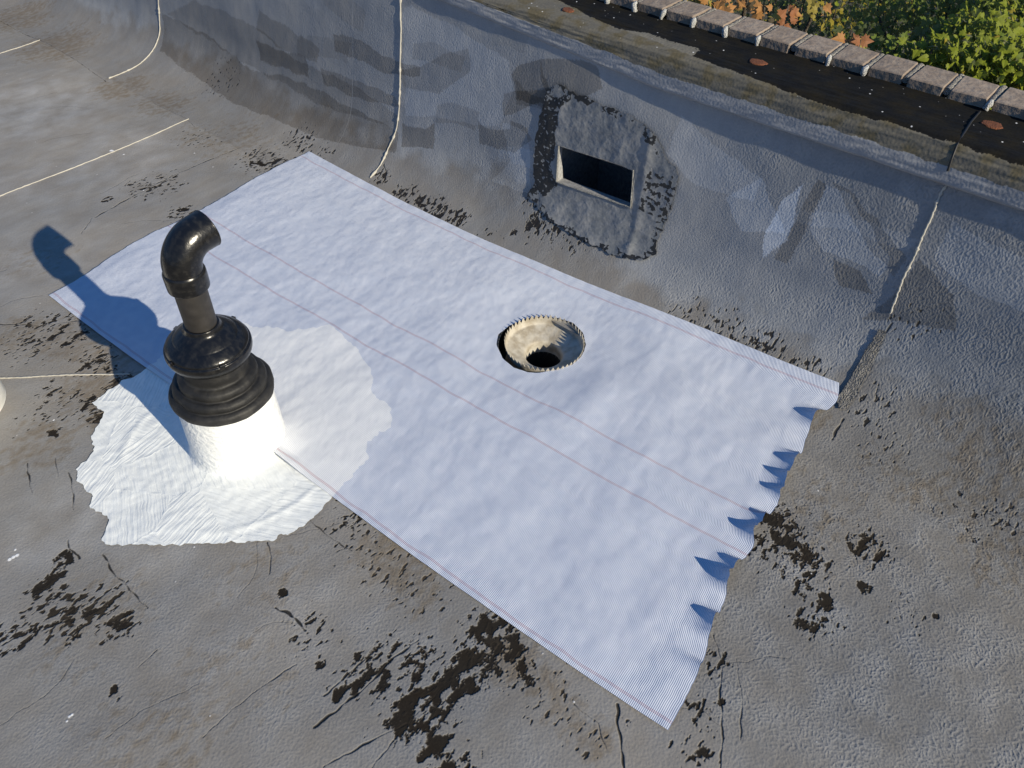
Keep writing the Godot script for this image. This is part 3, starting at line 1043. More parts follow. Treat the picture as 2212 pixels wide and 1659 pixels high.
# ---------------------------------------------------------------- white brushed coating round the pipe
func paint_material(lo: Vector2, hi: Vector2) -> StandardMaterial3D:
	var w := 640
	var h := int(w * (hi.y - lo.y) / (hi.x - lo.x))
	var seeds := []
	var r2 := RandomNumberGenerator.new()
	r2.seed = 12
	for i in 26:
		seeds.append([Vector2(r2.randf(), r2.randf()) * Vector2(w, h), r2.randf_range(-0.5, 1.5)])
	var nz := noise(71, 1.0, 3)
	var big := noise(72, 0.012, 3)
	var hgt := PackedByteArray()
	hgt.resize(w * h)
	var rgb := PackedByteArray()
	rgb.resize(w * h * 3)
	for j in h:
		for i in w:
			var p := Vector2(i + 3.0 * big.get_noise_2d(i * 2.0, j * 2.0), j + 3.0 * big.get_noise_2d(i * 2.0 + 800.0, j * 2.0))
			var d1 := 1e9
			var d2 := 1e9
			var an := 0.0
			for s in seeds:
				var d: float = p.distance_squared_to(s[0])
				if d < d1:
					d2 = d1
					d1 = d
					an = s[1]
				elif d < d2:
					d2 = d
			var ca := cos(an)
			var sa := sin(an)
			var v := nz.get_noise_2d((p.x * ca + p.y * sa) * 0.006, (-p.x * sa + p.y * ca) * 0.13)
			var ridge := exp(-pow((sqrt(d2) - sqrt(d1)) / 5.0, 2.0))
			var hh := 0.42 + 0.38 * v + 0.34 * ridge * (0.4 + big.get_noise_2d(i, j)) + 0.2 * big.get_noise_2d(i * 1.5, j * 1.5 + 300.0)
			var at := j * w + i
			hgt[at] = int(clampf(hh, 0.0, 1.0) * 255.0)
			var g := 6.0 * big.get_noise_2d(i * 3.0, j * 3.0) + 4.0 * v
			rgb[at * 3] = int(clampf(229.0 + g, 0, 255))
			rgb[at * 3 + 1] = int(clampf(232.0 + g, 0, 255))
			rgb[at * 3 + 2] = int(clampf(231.0 + g, 0, 255))
	var m := StandardMaterial3D.new()
	m.albedo_texture = ImageTexture.create_from_image(Image.create_from_data(w, h, false, Image.FORMAT_RGB8, rgb))
	m.heightmap_enabled = true
	m.heightmap_texture = ImageTexture.create_from_image(Image.create_from_data(w, h, false, Image.FORMAT_L8, hgt))
	m.heightmap_scale = 0.17
	m.roughness = 0.7
	return m

func ragged(poly: PackedVector2Array, amp: float, step: float, sd: int) -> PackedVector2Array:
	var o := PackedVector2Array()
	var n := noise(sd, 1.0, 3)
	var run := 0.0
	for i in poly.size():
		var a := poly[i]
		var b := poly[(i + 1) % poly.size()]
		var c := maxi(1, int(a.distance_to(b) / step))
		var across := (b - a).normalized().orthogonal()
		for k in c:
			run += step
			o.append(a.lerp(b, float(k) / c) + across * amp * n.get_noise_2d(run * 45.0, 3.0))
	return o

func circle(c: Vector2, r: float, n: int) -> PackedVector2Array:
	var o := PackedVector2Array()
	for i in n:
		o.append(c + Vector2(cos(TAU * i / n), sin(TAU * i / n)) * r)
	return o

# ---------------------------------------------------------------- the scene
func _ready() -> void:
	rng.seed = 7
	# camera
	var cam := Camera3D.new()
	cam.name = "camera"
	cam.transform = Transform3D(Basis(RIGHT, UPV, BACK).orthonormalized(), CAM)
	cam.fov = rad_to_deg(2.0 * atan(384.0 / FOCAL))
	cam.near = 0.05
	cam.far = 500.0
	add_child(cam)
	cam.current = true
	# sky
	var env := Environment.new()
	var sm := ProceduralSkyMaterial.new()
	sm.sky_top_color = Color(0.24, 0.44, 0.68)
	sm.sky_horizon_color = Color(0.50, 0.62, 0.76)
	sm.sky_curve = 0.18
	sm.ground_bottom_color = Color(0.20, 0.20, 0.18)
	sm.ground_horizon_color = Color(0.45, 0.50, 0.55)
	sm.sun_angle_max = 1.0
	var sky := Sky.new()
	sky.sky_material = sm
	env.background_mode = Environment.BG_SKY
	env.sky = sky
	env.background_energy_multiplier = 0.78
	env.tonemap_mode = Environment.TONE_MAPPER_LINEAR
	env.tonemap_exposure = 1.14
	env.sdfgi_enabled = true
	env.ssao_enabled = true
	env.ssil_enabled = true
	var we := WorldEnvironment.new()
	we.environment = env
	add_child(we)
	# sun: low, along the parapet, from the right; read from the pipe's shadow
	var sun := DirectionalLight3D.new()
	sun.name = "sun"
	sun.light_energy = 1.6
	sun.light_angular_distance = 0.5
	sun.light_color = Color(1.0, 0.955, 0.86)
	sun.shadow_enabled = true
	add_child(sun)
	sun.look_at_from_position(Vector3.ZERO, Vector3(-1.22, -0.585, -0.055), Vector3.UP)

	sway.seed = 11
	sway.frequency = 0.03
	sway.fractal_octaves = 2
	wave.seed = 17
	wave.frequency = 0.14
	wave.fractal_octaves = 2
	make_profile()
	marks()

	# ---------------- roof and ground
	var drain_at := Vector2(1.283, 0.247)
	var tiles := [[-2.7, 2.8, 0.002], [0.1, 2.8, 0.00137]]
	var ground := thing("ground", "dark soil under the trees far below the roof", "ground", Vector3(0, -4, 0), "", "structure")
	var gm := PlaneMesh.new()
	gm.size = Vector2(300, 300)
	part("soil", gm, speckled(lin(.03, .025, .018), lin(.05, .045, .03), lin(.07, .065, .04), 0.95, 0.02, 0.7, 0.0, 31), ground)
	var roof := thing("flat_roof", "worn grey coated flat roof with cracks and flaked black patches", "roof", Vector3.ZERO, "", "structure")
	var drain_hole := circle(Vector2(drain_at.x, Z0 - drain_at.y), 0.1225, 56)
	for k in 2:
		var x0: float = tiles[k][0]
		var mpp: float = tiles[k][2]
		var w := int(2.8 / mpp)
		var mat := coating_tile(x0, 0.0, mpp, w, int(2.0 / mpp), false)
		var area := rect(-2.7 if k == 0 else 0.1, -1.9, 0.1 if k == 0 else 2.9, 0.0)
		var uvf := func(p: Vector2) -> Vector2: return Vector2((p.x - x0) / (w * mpp), -p.y / 2.0)
		var f := func(p: Vector2) -> Vector3: return surf(p.x, p.y)
		part("membrane", sheet_mesh(area, [drain_hole] if k else [], 0.014, 0.0133333, f, uvf), mat, roof)
		# the roof goes on beyond the picture
		var far := [rect(-6.0, -5.0, -2.7, 0.0), rect(-2.7, -5.0, 0.1, -1.9)] if k == 0 else [rect(2.9, -5.0, 6.0, 0.0), rect(0.1, -5.0, 2.9, -1.9)]
		for a in far:
			part("membrane", sheet_mesh(a, [], 0.1, 0.1, f, uvf), mat, roof)
	var slab := BoxMesh.new()
	slab.size = Vector3(12.0, 0.2, 2.0)
	part("roof_deck", slab, plain(lin(.2, .2, .19), 0.9), roof, Vector3(0, -0.16, 3.6))
	var bead := plain(lin(.44, .42, .37), 0.6)
	for pts in [[[-6, 428], [0, 425], [80, 393], [160, 362], [250, 325], [330, 292], [408, 258]], [[-40, 130], [0, 116], [40, 103], [86, 87]], [[-10, 817], [60, 814], [140, 811], [220, 809], [280, 808]]]:
		var path := PackedVector3Array()
		var rad := PackedFloat32Array()
		for q in resample(hits(pts), 60):
			path.append(surf(q.x + rng.randf_range(-.0012, .0012), q.y, 0.0008))
			rad.append(rng.randf_range(0.0016, 0.0028))
		part("lap_seam", tube(path, rad, 6), bead, roof)

	# ---------------- parapet
	var wall := thing("parapet_wall", "grey coated parapet with black felt coping, brick edge and square scupper hole", "wall", Vector3.ZERO)
	var sc := hits([[1210, 315], [1369, 367], [1363, 448], [1205, 392]])
	var hole := PackedVector2Array([sc[0], sc[1], sc[2], sc[3]])
	for k in 2:
		var x0: float = tiles[k][0]
		var mpp: float = tiles[k][2]
		var w := int(2.8 / mpp)
		var h := int(s_top / mpp) + 1
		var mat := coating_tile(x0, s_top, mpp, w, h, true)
		var uvf := func(p: Vector2) -> Vector2: return Vector2((p.x - x0) / (w * mpp), (s_top - p.y) / (h * mpp))
		var f := func(p: Vector2) -> Vector3: return surf(p.x, p.y)
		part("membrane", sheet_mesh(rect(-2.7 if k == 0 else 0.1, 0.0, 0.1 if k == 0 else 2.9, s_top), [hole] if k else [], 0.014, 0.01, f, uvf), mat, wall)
		var far := rect(-6.0, 0.0, -2.7, s_top) if k == 0 else rect(2.9, 0.0, 6.0, s_top)
		part("membrane", sheet_mesh(far, [], 0.1, 0.02, f, uvf), mat, wall)
	# coping
	cope = PackedVector2Array()
	var cc := Curve2D.new()
	for p in [[-.232, .526], [-.216, .5255], [-.2145, .530], [-.217, .56], [-.219, .588], [-.225, .603], [-.240, .611], [-.30, .6145], [-.36, .618], [-.40, .6215]]:
		cc.add_point(Vector2(p[0], p[1]))
	cc.bake_interval = 0.001
	for i in 101:
		cope.append(cc.sample_baked(cc.get_baked_length() * i / 100.0))
	var cx0 := 0.1
	var cx1 := 2.9
	var cmat := coping_material(cx0, cx1, 1600, 160)
	var fcope := func(p: Vector2) -> Vector3: return cope_at(p.y, p.x)
	part("coping_felt", sheet_mesh(rect(-6.0, 0.0, 6.0, 1.0), [], 0.02, 0.02, fcope, func(p): return Vector2((p.x - cx0) / (cx1 - cx0), p.y)), cmat, wall)
	# masonry body below the coping, kept clear of the scupper sleeve
	var masonry := speckled(lin(.16, .13, .11), lin(.22, .18, .15), lin(.27, .23, .19), 0.9, 0.02, 2.0, 0.2, 51)
	for b in [[Vector3(-3.0 + 0.475, -1.72, -.385), Vector3(6.95, 4.56, .19)], [Vector3(3.66, -1.72, -.385), Vector3(4.7, 4.56, .19)], [Vector3(1.13, .45, -.385), Vector3(.36, .22, .19)], [Vector3(1.13, -2.18, -.385), Vector3(.36, 3.64, .19)]]:
		var bm := BoxMesh.new()
		bm.size = b[1]
		part("masonry", bm, masonry, wall, b[0])
	# brick edge course with proud mortar joints
	var brick_m := []
	var brick_c := []
	for i in 5:
		brick_m.append(block(Vector3(0.0750, 0.062, 0.100), 0.0022, 0.0014))
		var t: float = [1.0, 0.92, 1.06, 0.97, 1.12][i]
		brick_c.append(speckled(lin(.225 * t, .175 * t, .135 * t), lin(.26 * t, .205 * t, .16 * t), lin(.29 * t, .235 * t, .185 * t), 0.9, 0.012, 4.0, 0.10, 80 + i))
	var mortar := speckled(lin(.24, .22, .185), lin(.34, .315, .27), lin(.44, .41, .36), 0.95, 0.03, 9.0, 0.5, 91)
	var sunlit_mortar := speckled(lin(.42, .42, .40), lin(.52, .52, .50), lin(.60, .60, .58), 0.95, 0.03, 9.0, 0.4, 93)  # same mortar made paler: sunlight on the lumps put into the colour
	var first := at_height(1481, 50, 0.641).x
	for i in range(-24, 34):
		var x := first + PITCH * i
		var b := part("brick", brick_m[rng.randi() % 5], brick_c[rng.randi() % 5], wall, Vector3(x + PITCH * 0.5 + rng.randf_range(-.0015, .0015), 0.6105 + rng.randf_range(-.0012, .0012), -0.4455 + rng.randf_range(-.0015, .0015)))
		b.rotation = Vector3(rng.randf_range(-.008, .008), rng.randf_range(-.012, .012), rng.randf_range(-.008, .008))
		# mortar: a rough strip on top, with a lump squeezed out at the front
		var n := 14
		var path := PackedVector3Array()
		var rad := PackedFloat32Array()
		var lump := rng.randf_range(0.004, 0.012)
		var drop := rng.randf_range(0.012, 0.028)
		for k in n:
			var t := float(k) / (n - 1)
			var z := lerpf(-0.497, -0.400, t)
			path.append(Vector3(x + rng.randf_range(-.0012, .0012), 0.6328 + rng.randf_range(-.001, .001), z))
			rad.append(0.0084 + rng.randf_range(-.0008, .0008))
		part("mortar_joint", tube(path, rad, 8), mortar, wall)
		if rng.randf() < 0.82:
			path = PackedVector3Array([Vector3(x + rng.randf_range(-.002, .002), 0.640, -0.3965), Vector3(x + rng.randf_range(-.003, .003), 0.636, -0.394 + lump * 0.6), Vector3(x + rng.randf_range(-.004, .004), 0.632 - drop * 0.45, -0.3935 + lump * 0.7), Vector3(x + rng.randf_range(-.005, .005), 0.632 - drop, -0.394 + lump * 0.3)])
			rad = PackedFloat32Array([.0045, rng.randf_range(.006, .009), rng.randf_range(.004, .008), rng.randf_range(.002, .005)])
			part("mortar_lump", tube(path, rad, 7), sunlit_mortar, wall)
	# joint where two lengths of felt meet, and rusty fixings
	var tar := plain(lin(.012, .012, .013), 0.55)
	var tp := PackedVector3Array()
	var tr := PackedFloat32Array()
	for p in [[2117, 240], [2098, 262], [2080, 290], [2066, 315], [2055, 345], [2048, 368]]:
		var q := cope_hit(p[0], p[1])
		var v := cope_at(q.y, q.x)
		tp.append(v + Vector3(0, .0005, .0005))
		tr.append(rng.randf_range(0.0014, 0.0028))
	part("felt_joint", tube(tp, tr, 8), tar, wall)
	var rust := speckled(lin(.16, .05, .02), lin(.26, .09, .035), lin(.20, .07, .04), 0.9, 0.03, 14.0, 0.3, 101)
	for p in [[1637, 133, .021], [2143, 268, .022], [1226, 20, .018]]:
		var q := cope_hit(p[0], p[1])
		var pl := lathe([[0.0, .003], [p[2] * 0.5, .0034], [p[2] * 0.9, .003], [p[2], .001], [p[2] * 1.02, -.003]], 20, 0.35, int(p[0]))
		var o := part("rusty_plate", pl, rust, wall, cope_at(q.y, q.x))
		o.scale = Vector3(1.0, 1.0, 0.8)
		o.rotation.y = rng.randf_range(-.2, .2)
	# beads of sealant along the seams
	for pts in [[[342, -30], [342, 0], [345, 40], [345, 70], [335, 100], [300, 140], [268, 157], [235, 170]], [[866, -20], [866, 30], [867, 65], [865, 120], [864, 180], [861, 250], [853, 290], [840, 320], [828, 348], [812, 372], [800, 385]], [[2048, 396], [2030, 420], [2010, 470], [1985, 525], [1978, 545], [1966, 570], [1950, 600], [1934, 645], [1921, 680]]]:
		var path := PackedVector3Array()
		var rad := PackedFloat32Array()
		var nn := 70
		for q in resample(hits(pts), nn):
			path.append(surf(q.x + rng.randf_range(-.0008, .0008), minf(q.y, s_top - 0.004), 0.0015))
			rad.append(0.0023 + 0.0010 * sway.get_noise_2d(path.size() * 9.0, pts[0][0]) + (0.0022 if rng.randf() < 0.06 else 0.0))
		part("seam_bead", tube(path, rad, 7), bead, wall)
	# lap of membrane folded flat at the foot of the right-hand seam
	var lap := ragged(hits([[1806, 862], [1812, 884], [1828, 884], [1842, 868], [1868, 820], [1895, 765], [1915, 715], [1898, 712], [1868, 762], [1838, 818]]), 0.003, 0.006, 66)
	var lap_m := speckled(lin(.13, .125, .115), lin(.18, .175, .165), lin(.23, .22, .21), 0.8, 0.03, 6.0, 0.5, 111)
	var flap := func(p: Vector2) -> Vector3: return surf(p.x, p.y, 0.0045 + 0.002 * sway.get_noise_2d(p.x * 900.0, p.y * 900.0))
	part("membrane_lap", sheet_mesh(lap, [], 0.006, 0.006, flap, func(p): return p), lap_m, wall)
	# mastic patch round the scupper
	var patch := ragged(hits([[1208, 178], [1240, 200], [1300, 225], [1350, 245], [1390, 265], [1420, 300], [1438, 340], [1466, 380], [1464, 400], [1452, 430], [1436, 480], [1420, 520], [1418, 548], [1390, 562], [1350, 560], [1310, 545], [1260, 520], [1210, 490], [1180, 470], [1160, 440], [1140, 425], [1150, 410], [1160, 390], [1152, 370], [1156, 330], [1160, 290], [1170, 240], [1178, 215], [1190, 190]]), 0.009, 0.007, 77)
	var smear := PackedVector2Array(hits([[1172, 208], [1235, 205], [1215, 240], [1200, 300], [1195, 345], [1200, 400], [1180, 420], [1150, 412], [1156, 330], [1160, 290]]))
	var plo := patch[0]
	var phi := patch[0]
	for p in patch:
		plo = plo.min(p)
		phi = phi.max(p)
	var pmat := patch_material(plo, phi, smear, Geometry2D.offset_polygon(patch, -0.013)[0])
	var fpatch := func(p: Vector2) -> Vector3:
		return surf(p.x, p.y, 0.0050 + 0.0022 * sway.get_noise_2d(p.x * 500.0, p.y * 500.0) + 0.004 * exp(-pow((p.x - hole[1].x - 0.035 + (p.y - hole[1].y) * 0.1) / 0.012, 2.0)))
	var inner := PackedVector2Array()
	for p in hole:
		inner.append(p)
	part("mastic_patch", sheet_mesh(patch, [inner], 0.007, 0.007, fpatch, func(p): return Vector2((p.x - plo.x) / (phi.x - plo.x), (phi.y - p.y) / (phi.y - plo.y))), pmat, wall)
	# scupper: a metal sleeve through the wall, its lips turned on the face
	var scupper := Node3D.new()
	scupper.name = "scupper"
	wall.add_child(scupper, true)
	var sheet_metal := speckled(lin(.24, .24, .24), lin(.30, .30, .305), lin(.35, .35, .35), 0.6, 0.02, 6.0, 0.05, 125)
	var lip_m := speckled(lin(.16, .16, .15), lin(.26, .255, .235), lin(.36, .35, .32), 0.7, 0.03, 10.0, 0.2, 121)
	var fr := []
	for p in hole:
		fr.append(surf(p.x, p.y, 0.006))
	var ctr: Vector3 = (fr[0] + fr[1] + fr[2] + fr[3]) / 4.0
	var zf := minf(minf(fr[0].z, fr[1].z), minf(fr[2].z, fr[3].z)) - 0.005
	for k in 4:
		var a: Vector3 = fr[k]
		var b: Vector3 = fr[(k + 1) % 4]
		var st := SurfaceTool.new()
		st.begin(Mesh.PRIMITIVE_TRIANGLES)
		st.set_smooth_group(-1)
		var oa := a + (a - ctr).normalized() * 0.004
		var ob := b + (b - ctr).normalized() * 0.004
		for v in [a, b, set_z(b, zf), a, set_z(b, zf), set_z(a, zf), oa, set_z(ob, zf), ob, oa, set_z(oa, zf), set_z(ob, zf)]:
			st.add_vertex(v)
		st.generate_normals()
		part("sleeve_side", st.commit(), sheet_metal, scupper)
		if k != 0:
			var path := PackedVector3Array()
			var rad := PackedFloat32Array()
			for i in 13:
				path.append(a.lerp(b, i / 12.0) + Vector3(0, rng.randf_range(-.001, .001), 0.001))
				rad.append((0.0018 if k != 3 else 0.0034) + rng.randf_range(-.0008, .0008))
			part("lip", tube(path, rad, 6), lip_m, scupper)
	# added closed box, unseen behind the sleeve; it keeps the opening dark
	var hx0 := minf(fr[0].x, fr[3].x) + 0.002
	var hx1 := maxf(fr[1].x, fr[2].x) - 0.002
	var hy0 := minf(fr[2].y, fr[3].y) - 0.002
	var hy1 := maxf(fr[0].y, fr[1].y) - 0.006
	var bx0 := ctr.x - 0.165
	var bx1 := ctr.x + 0.165
	var by0 := -0.33
	var by1 := ctr.y + 0.075
	for p in [[bx0, hx0, by0, by1, zf - .003, zf], [hx1, bx1, by0, by1, zf - .003, zf], [hx0, hx1, by0, hy0, zf - .003, zf], [hx0, hx1, hy1, by1, zf - .003, zf], [bx0, bx1, by0, by1, zf - .263, zf - .26], [bx0, bx0 + .003, by0, by1, zf - .26, zf - .003], [bx1 - .003, bx1, by0, by1, zf - .26, zf - .003], [bx0, bx1, by0 - .003, by0, zf - .263, zf], [bx0, bx1, by1, by1 + .003, zf - .263, zf]]:
		var bb := BoxMesh.new()
		bb.size = Vector3(p[1] - p[0], p[3] - p[2], p[5] - p[4])
		part("added_box_plate", bb, sheet_metal, scupper, Vector3((p[0] + p[1]) * 0.5, (p[2] + p[3]) * 0.5, (p[4] + p[5]) * 0.5))

	# ---------------- polyester sheet
	edge_t = resample(hits([[668, 328], [800, 400], [1000, 499], [1250, 605], [1500, 702], [1700, 785], [1813, 828]]), 200)
	edge_b = resample(hits([[107, 641], [230, 735], [365, 830], [540, 950], [700, 1062], [850, 1172], [1000, 1279], [1250, 1452], [1442, 1580]]), 200)
	edge_l = resample(hits([[668, 328], [620, 352], [560, 384], [490, 425], [400, 474], [320, 512], [250, 551], [180, 600], [107, 641]]), 200)
	edge_r = resample(hits([[1813, 828], [1806, 870], [1765, 905], [1740, 950], [1728, 985], [1702, 1040], [1690, 1075], [1668, 1108], [1632, 1160], [1625, 1185], [1590, 1235], [1568, 1290], [1552, 1335], [1530, 1390], [1515, 1440], [1505, 1462], [1470, 1530], [1442, 1580]]), 260)
	var tear := noise(131, 0.11, 3)
	for i in edge_r.size():
		edge_r[i].x += (0.004 * tear.get_noise_1d(i * 1.4) + 0.003 * tear.get_noise_1d(i * 9.0 + 300.0)) * sin(PI * i / (edge_r.size() - 1.0))
	for i in edge_l.size():
		edge_l[i].x += 0.0035 * tear.get_noise_1d(i * 2.3 + 900.0) * sin(PI * i / (edge_l.size() - 1.0))
	var paint_px := [[312, 800], [295, 813], [265, 824], [253, 834], [238, 843], [198, 873], [223, 891], [221, 909], [200, 943], [205, 976], [188, 996], [165, 1016], [168, 1036], [188, 1063], [200, 1073], [193, 1093], [212, 1106], [235, 1113], [233, 1133], [222, 1163], [228, 1176], [338, 1179], [438, 1176], [595, 1168], [608, 1154], [622, 1156], [662, 1133], [715, 1078], [738, 1056], [792, 1003], [795, 963], [842, 929], [848, 903], [838, 876], [802, 853], [804, 809], [772, 756], [712, 706], [638, 719], [568, 708], [500, 700], [430, 730], [370, 760]]
	var paint := ragged(hits(paint_px), 0.006, 0.004, 141)
	var wet := PackedVector2Array()
	for q in hits(paint_px):
		wet.append(cloth_uv(q))
	wet = ragged(wet, 0.006, 0.006, 143)
	var cut := PackedVector2Array()
	for p in [[1072, 742], [1076, 722], [1098, 703], [1130, 689], [1168, 683], [1205, 685], [1238, 697], [1260, 718], [1266, 742], [1256, 768], [1236, 786], [1200, 797], [1165, 804], [1140, 803], [1110, 793], [1085, 772]]:
		cut.append(cloth_uv(hit(p[0], p[1])))
	var pipe_at := Vector2(0.958, 0.975)
	var pipe_cut := PackedVector2Array()
	for q in circle(Vector2(pipe_at.x, Z0 - pipe_at.y), 0.1015, 40):
		pipe_cut.append(cloth_uv(q))
	var sheet := part("fabric_sheet", sheet_mesh(rect(0, 0, 1, 1), [cut, pipe_cut], 0.004, 0.008, cloth, func(p): return Vector2(p.x * 1.95 / 0.0136, p.y * 1.016 / 0.0136), func(p): return p), cloth_material(wet), self)
	tag(sheet, "large white ribbed fabric sheet with red stitching and one torn curling end", "fabric")

	# ---------------- brushed white coating
	var lo := paint[0]
	var hi := paint[0]
	for p in paint:
		lo = lo.min(p)
		hi = hi.max(p)
	var pn := noise(151, 0.06, 2)
	var fpaint := func(p: Vector2) -> Vector3:
		var r := Vector2(p.x - pipe_at.x, Z0 - p.y - pipe_at.y).length()
		return surf(p.x, p.y, 0.0024 + 0.0011 * pn.get_noise_2d(p.x * 400.0, p.y * 400.0) + 0.005 * exp(-pow((r - 0.098) / 0.012, 2.0)) + 0.0018 * exp(-pow((r - 0.235 - 0.02 * sin(p.x * 18.0)) / 0.010, 2.0)))
	var puddle := part("white_coating", sheet_mesh(paint, [], 0.006, 0.006, fpaint, func(p): return Vector2((p.x - lo.x) / (hi.x - lo.x), (hi.y - p.y) / (hi.y - lo.y))), paint_material(lo, hi), self)
	tag(puddle, "thick brushed patch of white coating around the base of the black pipe", "paint patch")

	# ---------------- vent pipe
	var vent := thing("vent_pipe", "black vent pipe with bent top, rubber collar and white coated base", "pipe", surf(pipe_at.x, Z0 - pipe_at.y))
	vent.rotation = Vector3(-0.024, 0, -0.030)   # it leans a little
	var white := speckled(lin(.74, .755, .75), lin(.77, .785, .78), lin(.80, .81, .805), 0.65, 0.012, 5.0, 0.16, 161)
	part("base_flashing", lathe(smooth([[.112, -.002], [.1075, .004], [.105, .016], [.1035, .06], [.1015, .11], [.0990, .18]]), 64, 0.012, 5), white, vent)
	var rubber := speckled(lin(.008, .008, .008), lin(.012, .0118, .0115), lin(.034, .032, .029), 0.62, 0.012, 3.0, 0.12, 171)
	part("rubber_collar", lathe(smooth([[.096, .172], [.1025, .1635], [.1065, .166], [.1080, .174], [.1060, .182], [.1000, .1865], [.0955, .1875], [.0945, .190], [.0955, .196], [.0935, .203], [.0875, .2075], [.0815, .2085], [.0800, .211], [.0808, .217], [.0785, .225], [.0715, .2295], [.0655, .232], [.0635, .240], [.0640, .272]], 0.0018), 80, 0.03, 9), rubber, vent)
	var gloss := speckled(lin(.005, .005, .0055), lin(.006, .006, .0065), lin(.020, .019, .017), 0.27, 0.02, 6.0, 0.02, 181)
	part("hood", lathe(smooth([[.062, .268], [.072, .270], [.0805, .278], [.0848, .289], [.0850, .299], [.0838, .3025], [.0815, .3032], [.0808, .3045], [.0812, .307], [.0785, .312], [.071, .319], [.0645, .3235], [.0622, .3242], [.0612, .326], [.054, .3325], [.046, .3385], [.0395, .343], [.0365, .347], [.0345, .353], [.0338, .3555], [.029, .356]], 0.0016), 80), gloss, vent)
	for a in [0.25, 1.55, 2.9, 4.4]:
		var clip := block(Vector3(0.010, 0.010, 0.006), 0.0015, 0.0005)
		var o := part("clip", clip, gloss, vent, Vector3(cos(a) * 0.0835, 0.3035, sin(a) * 0.0835))
		o.rotation.y = -a + PI / 2
	var abs_m := speckled(lin(.022, .020, .018), lin(.028, .025, .022), lin(.036, .033, .030), 0.5, 0.012, 5.0, 0.02, 191)
	part("riser", lathe([[.0304, .33], [.0304, .485]], 40), abs_m, vent)
	# elbow: socket, bend and open end with wall thickness, pointing to the parapet
	var aim := Vector3(-0.05, 0, -1).normalized()
	part("elbow_socket", lathe(smooth([[.0305, .446], [.0372, .4465], [.0384, .450], [.0388, .476], [.0380, .4825], [.0358, .486]], 0.002), 40), gloss, vent)
	var path := PackedVector3Array()
	var rad := PackedFloat32Array()
	path.append(Vector3(0, .470, 0))
	path.append(Vector3(0, .484, 0))
	var bend := 0.052
	for i in 17:
		var t := (PI / 2) * i / 16.0 * 0.97
		path.append(Vector3(0, .488 + bend * sin(t), 0) + aim * bend * (1.0 - cos(t)))
	path.append(path[-1] + (path[-1] - path[-2]).normalized() * 0.018)
	for i in path.size():
		rad.append(0.0355)
	rad[-1] = 0.0359
	part("elbow", tube(path, rad, 40, false), gloss, vent)
	var inr := PackedFloat32Array()
	for r in rad:
		inr.append(r - 0.004)
	part("elbow_bore", tube(path, inr, 32, false), plain(lin(.01, .01, .01), 0.7), vent)
	var rim := PackedVector3Array()
	var rimr := PackedFloat32Array()
	var fwd := (path[-1] - path[-2]).normalized()
	var sid := fwd.cross(Vector3.UP).normalized()
	var upw := sid.cross(fwd)
	for i in 41:
		rim.append(path[-1] + (sid * cos(TAU * i / 40) + upw * sin(TAU * i / 40)) * 0.0342)
		rimr.append(0.0024)
	part("elbow_rim", tube(rim, rimr, 8, false), gloss, vent)

	# ---------------- roof drain
	var drain := thing("roof_drain", "round metal roof drain with toothed rim sunk in the fabric sheet", "drain", surf(drain_at.x, Z0 - drain_at.y))
	var zinc := speckled(lin(.30, .26, .20), lin(.42, .385, .32), lin(.50, .47, .41), 0.55, 0.010, 5.0, 0.10, 201)
	part("bowl", lathe(smooth([[.1045, .004], [.1035, -.005], [.1015, -.012], [.0975, -.0145], [.0945, -.0152], [.086, -.0185], [.074, -.0235], [.062, -.0285], [.0545, -.0325], [.0505, -.038], [.0495, -.050], [.0495, -.10]], 0.003), 72), zinc, drain)
	part("outlet_pipe", lathe([[.0494, -.07], [.0494, -.30], [.001, -.30]], 48), plain(lin(.012, .011, .010), 0.8), drain)
	part("sump", lathe([[.1235, .002], [.1235, -.06], [.104, -.062]], 64), tar, drain)
	var tooth := SurfaceTool.new()
	tooth.begin(Mesh.PRIMITIVE_TRIANGLES)
	tooth.set_smooth_group(-1)
	var ta := Vector3(-.0063, 0, 0)
	var tb := Vector3(.0063, 0, 0)
	var tc := Vector3(0, .0145, .0022)
	var th := Vector3(0, 0, -.0012)
	for v in [ta, tc, tb, ta + th, tb + th, tc + th, ta, ta + th, tc + th, ta, tc + th, tc, tb, tc, tc + th, tb, tc + th, tb + th]:
		tooth.add_vertex(v)
	tooth.generate_normals()
	var tm := tooth.commit()
	for i in 50:
		var a := TAU * i / 50.0
		var o := part("tooth", tm, zinc, drain, Vector3(sin(a) * 0.1048, 0.0035, cos(a) * 0.1048))
		o.rotation.y = a

	# ---------------- pail at the edge of the picture
	var pail := thing("plastic_pail", "white plastic pail standing on the grey roof", "pail", surf(0.352, Z0 - 1.380))
	var pp := speckled(lin(.62, .62, .58), lin(.70, .70, .67), lin(.74, .74, .72), 0.4, 0.01, 4.0, 0.0, 211)
	part("body", lathe(smooth([[.0, .004], [.124, .003], [.130, .002], [.1325, .012], [.134, .06], [.139, .2], [.143, .30], [.147, .37]], 0.006), 56), pp, pail)
	for y in [.30, .325]:
		part("rib", lathe([[.143, y - .003], [.150, y - .002], [.151, y], [.150, y + .002], [.143, y + .003]], 56), pp, pail)
	part("rim", lathe([[.147, .36], [.153, .361], [.154, .368], [.152, .372], [.144, .372], [.143, .36]], 56), pp, pail)
	part("coating", lathe([[.14, .22], [.0, .22]], 40), white, pail)
	var hp := PackedVector3Array()
	var hr := PackedFloat32Array()
	for i in 21:
		var t := PI * i / 20.0
		hp.append(Vector3(cos(t) * .154, .325 - sin(t) * .05, sin(t) * .165))
		hr.append(.002)
	part("handle", tube(hp, hr, 6), plain(lin(.5, .5, .5), 0.35, 0.5, 0.9), pail)

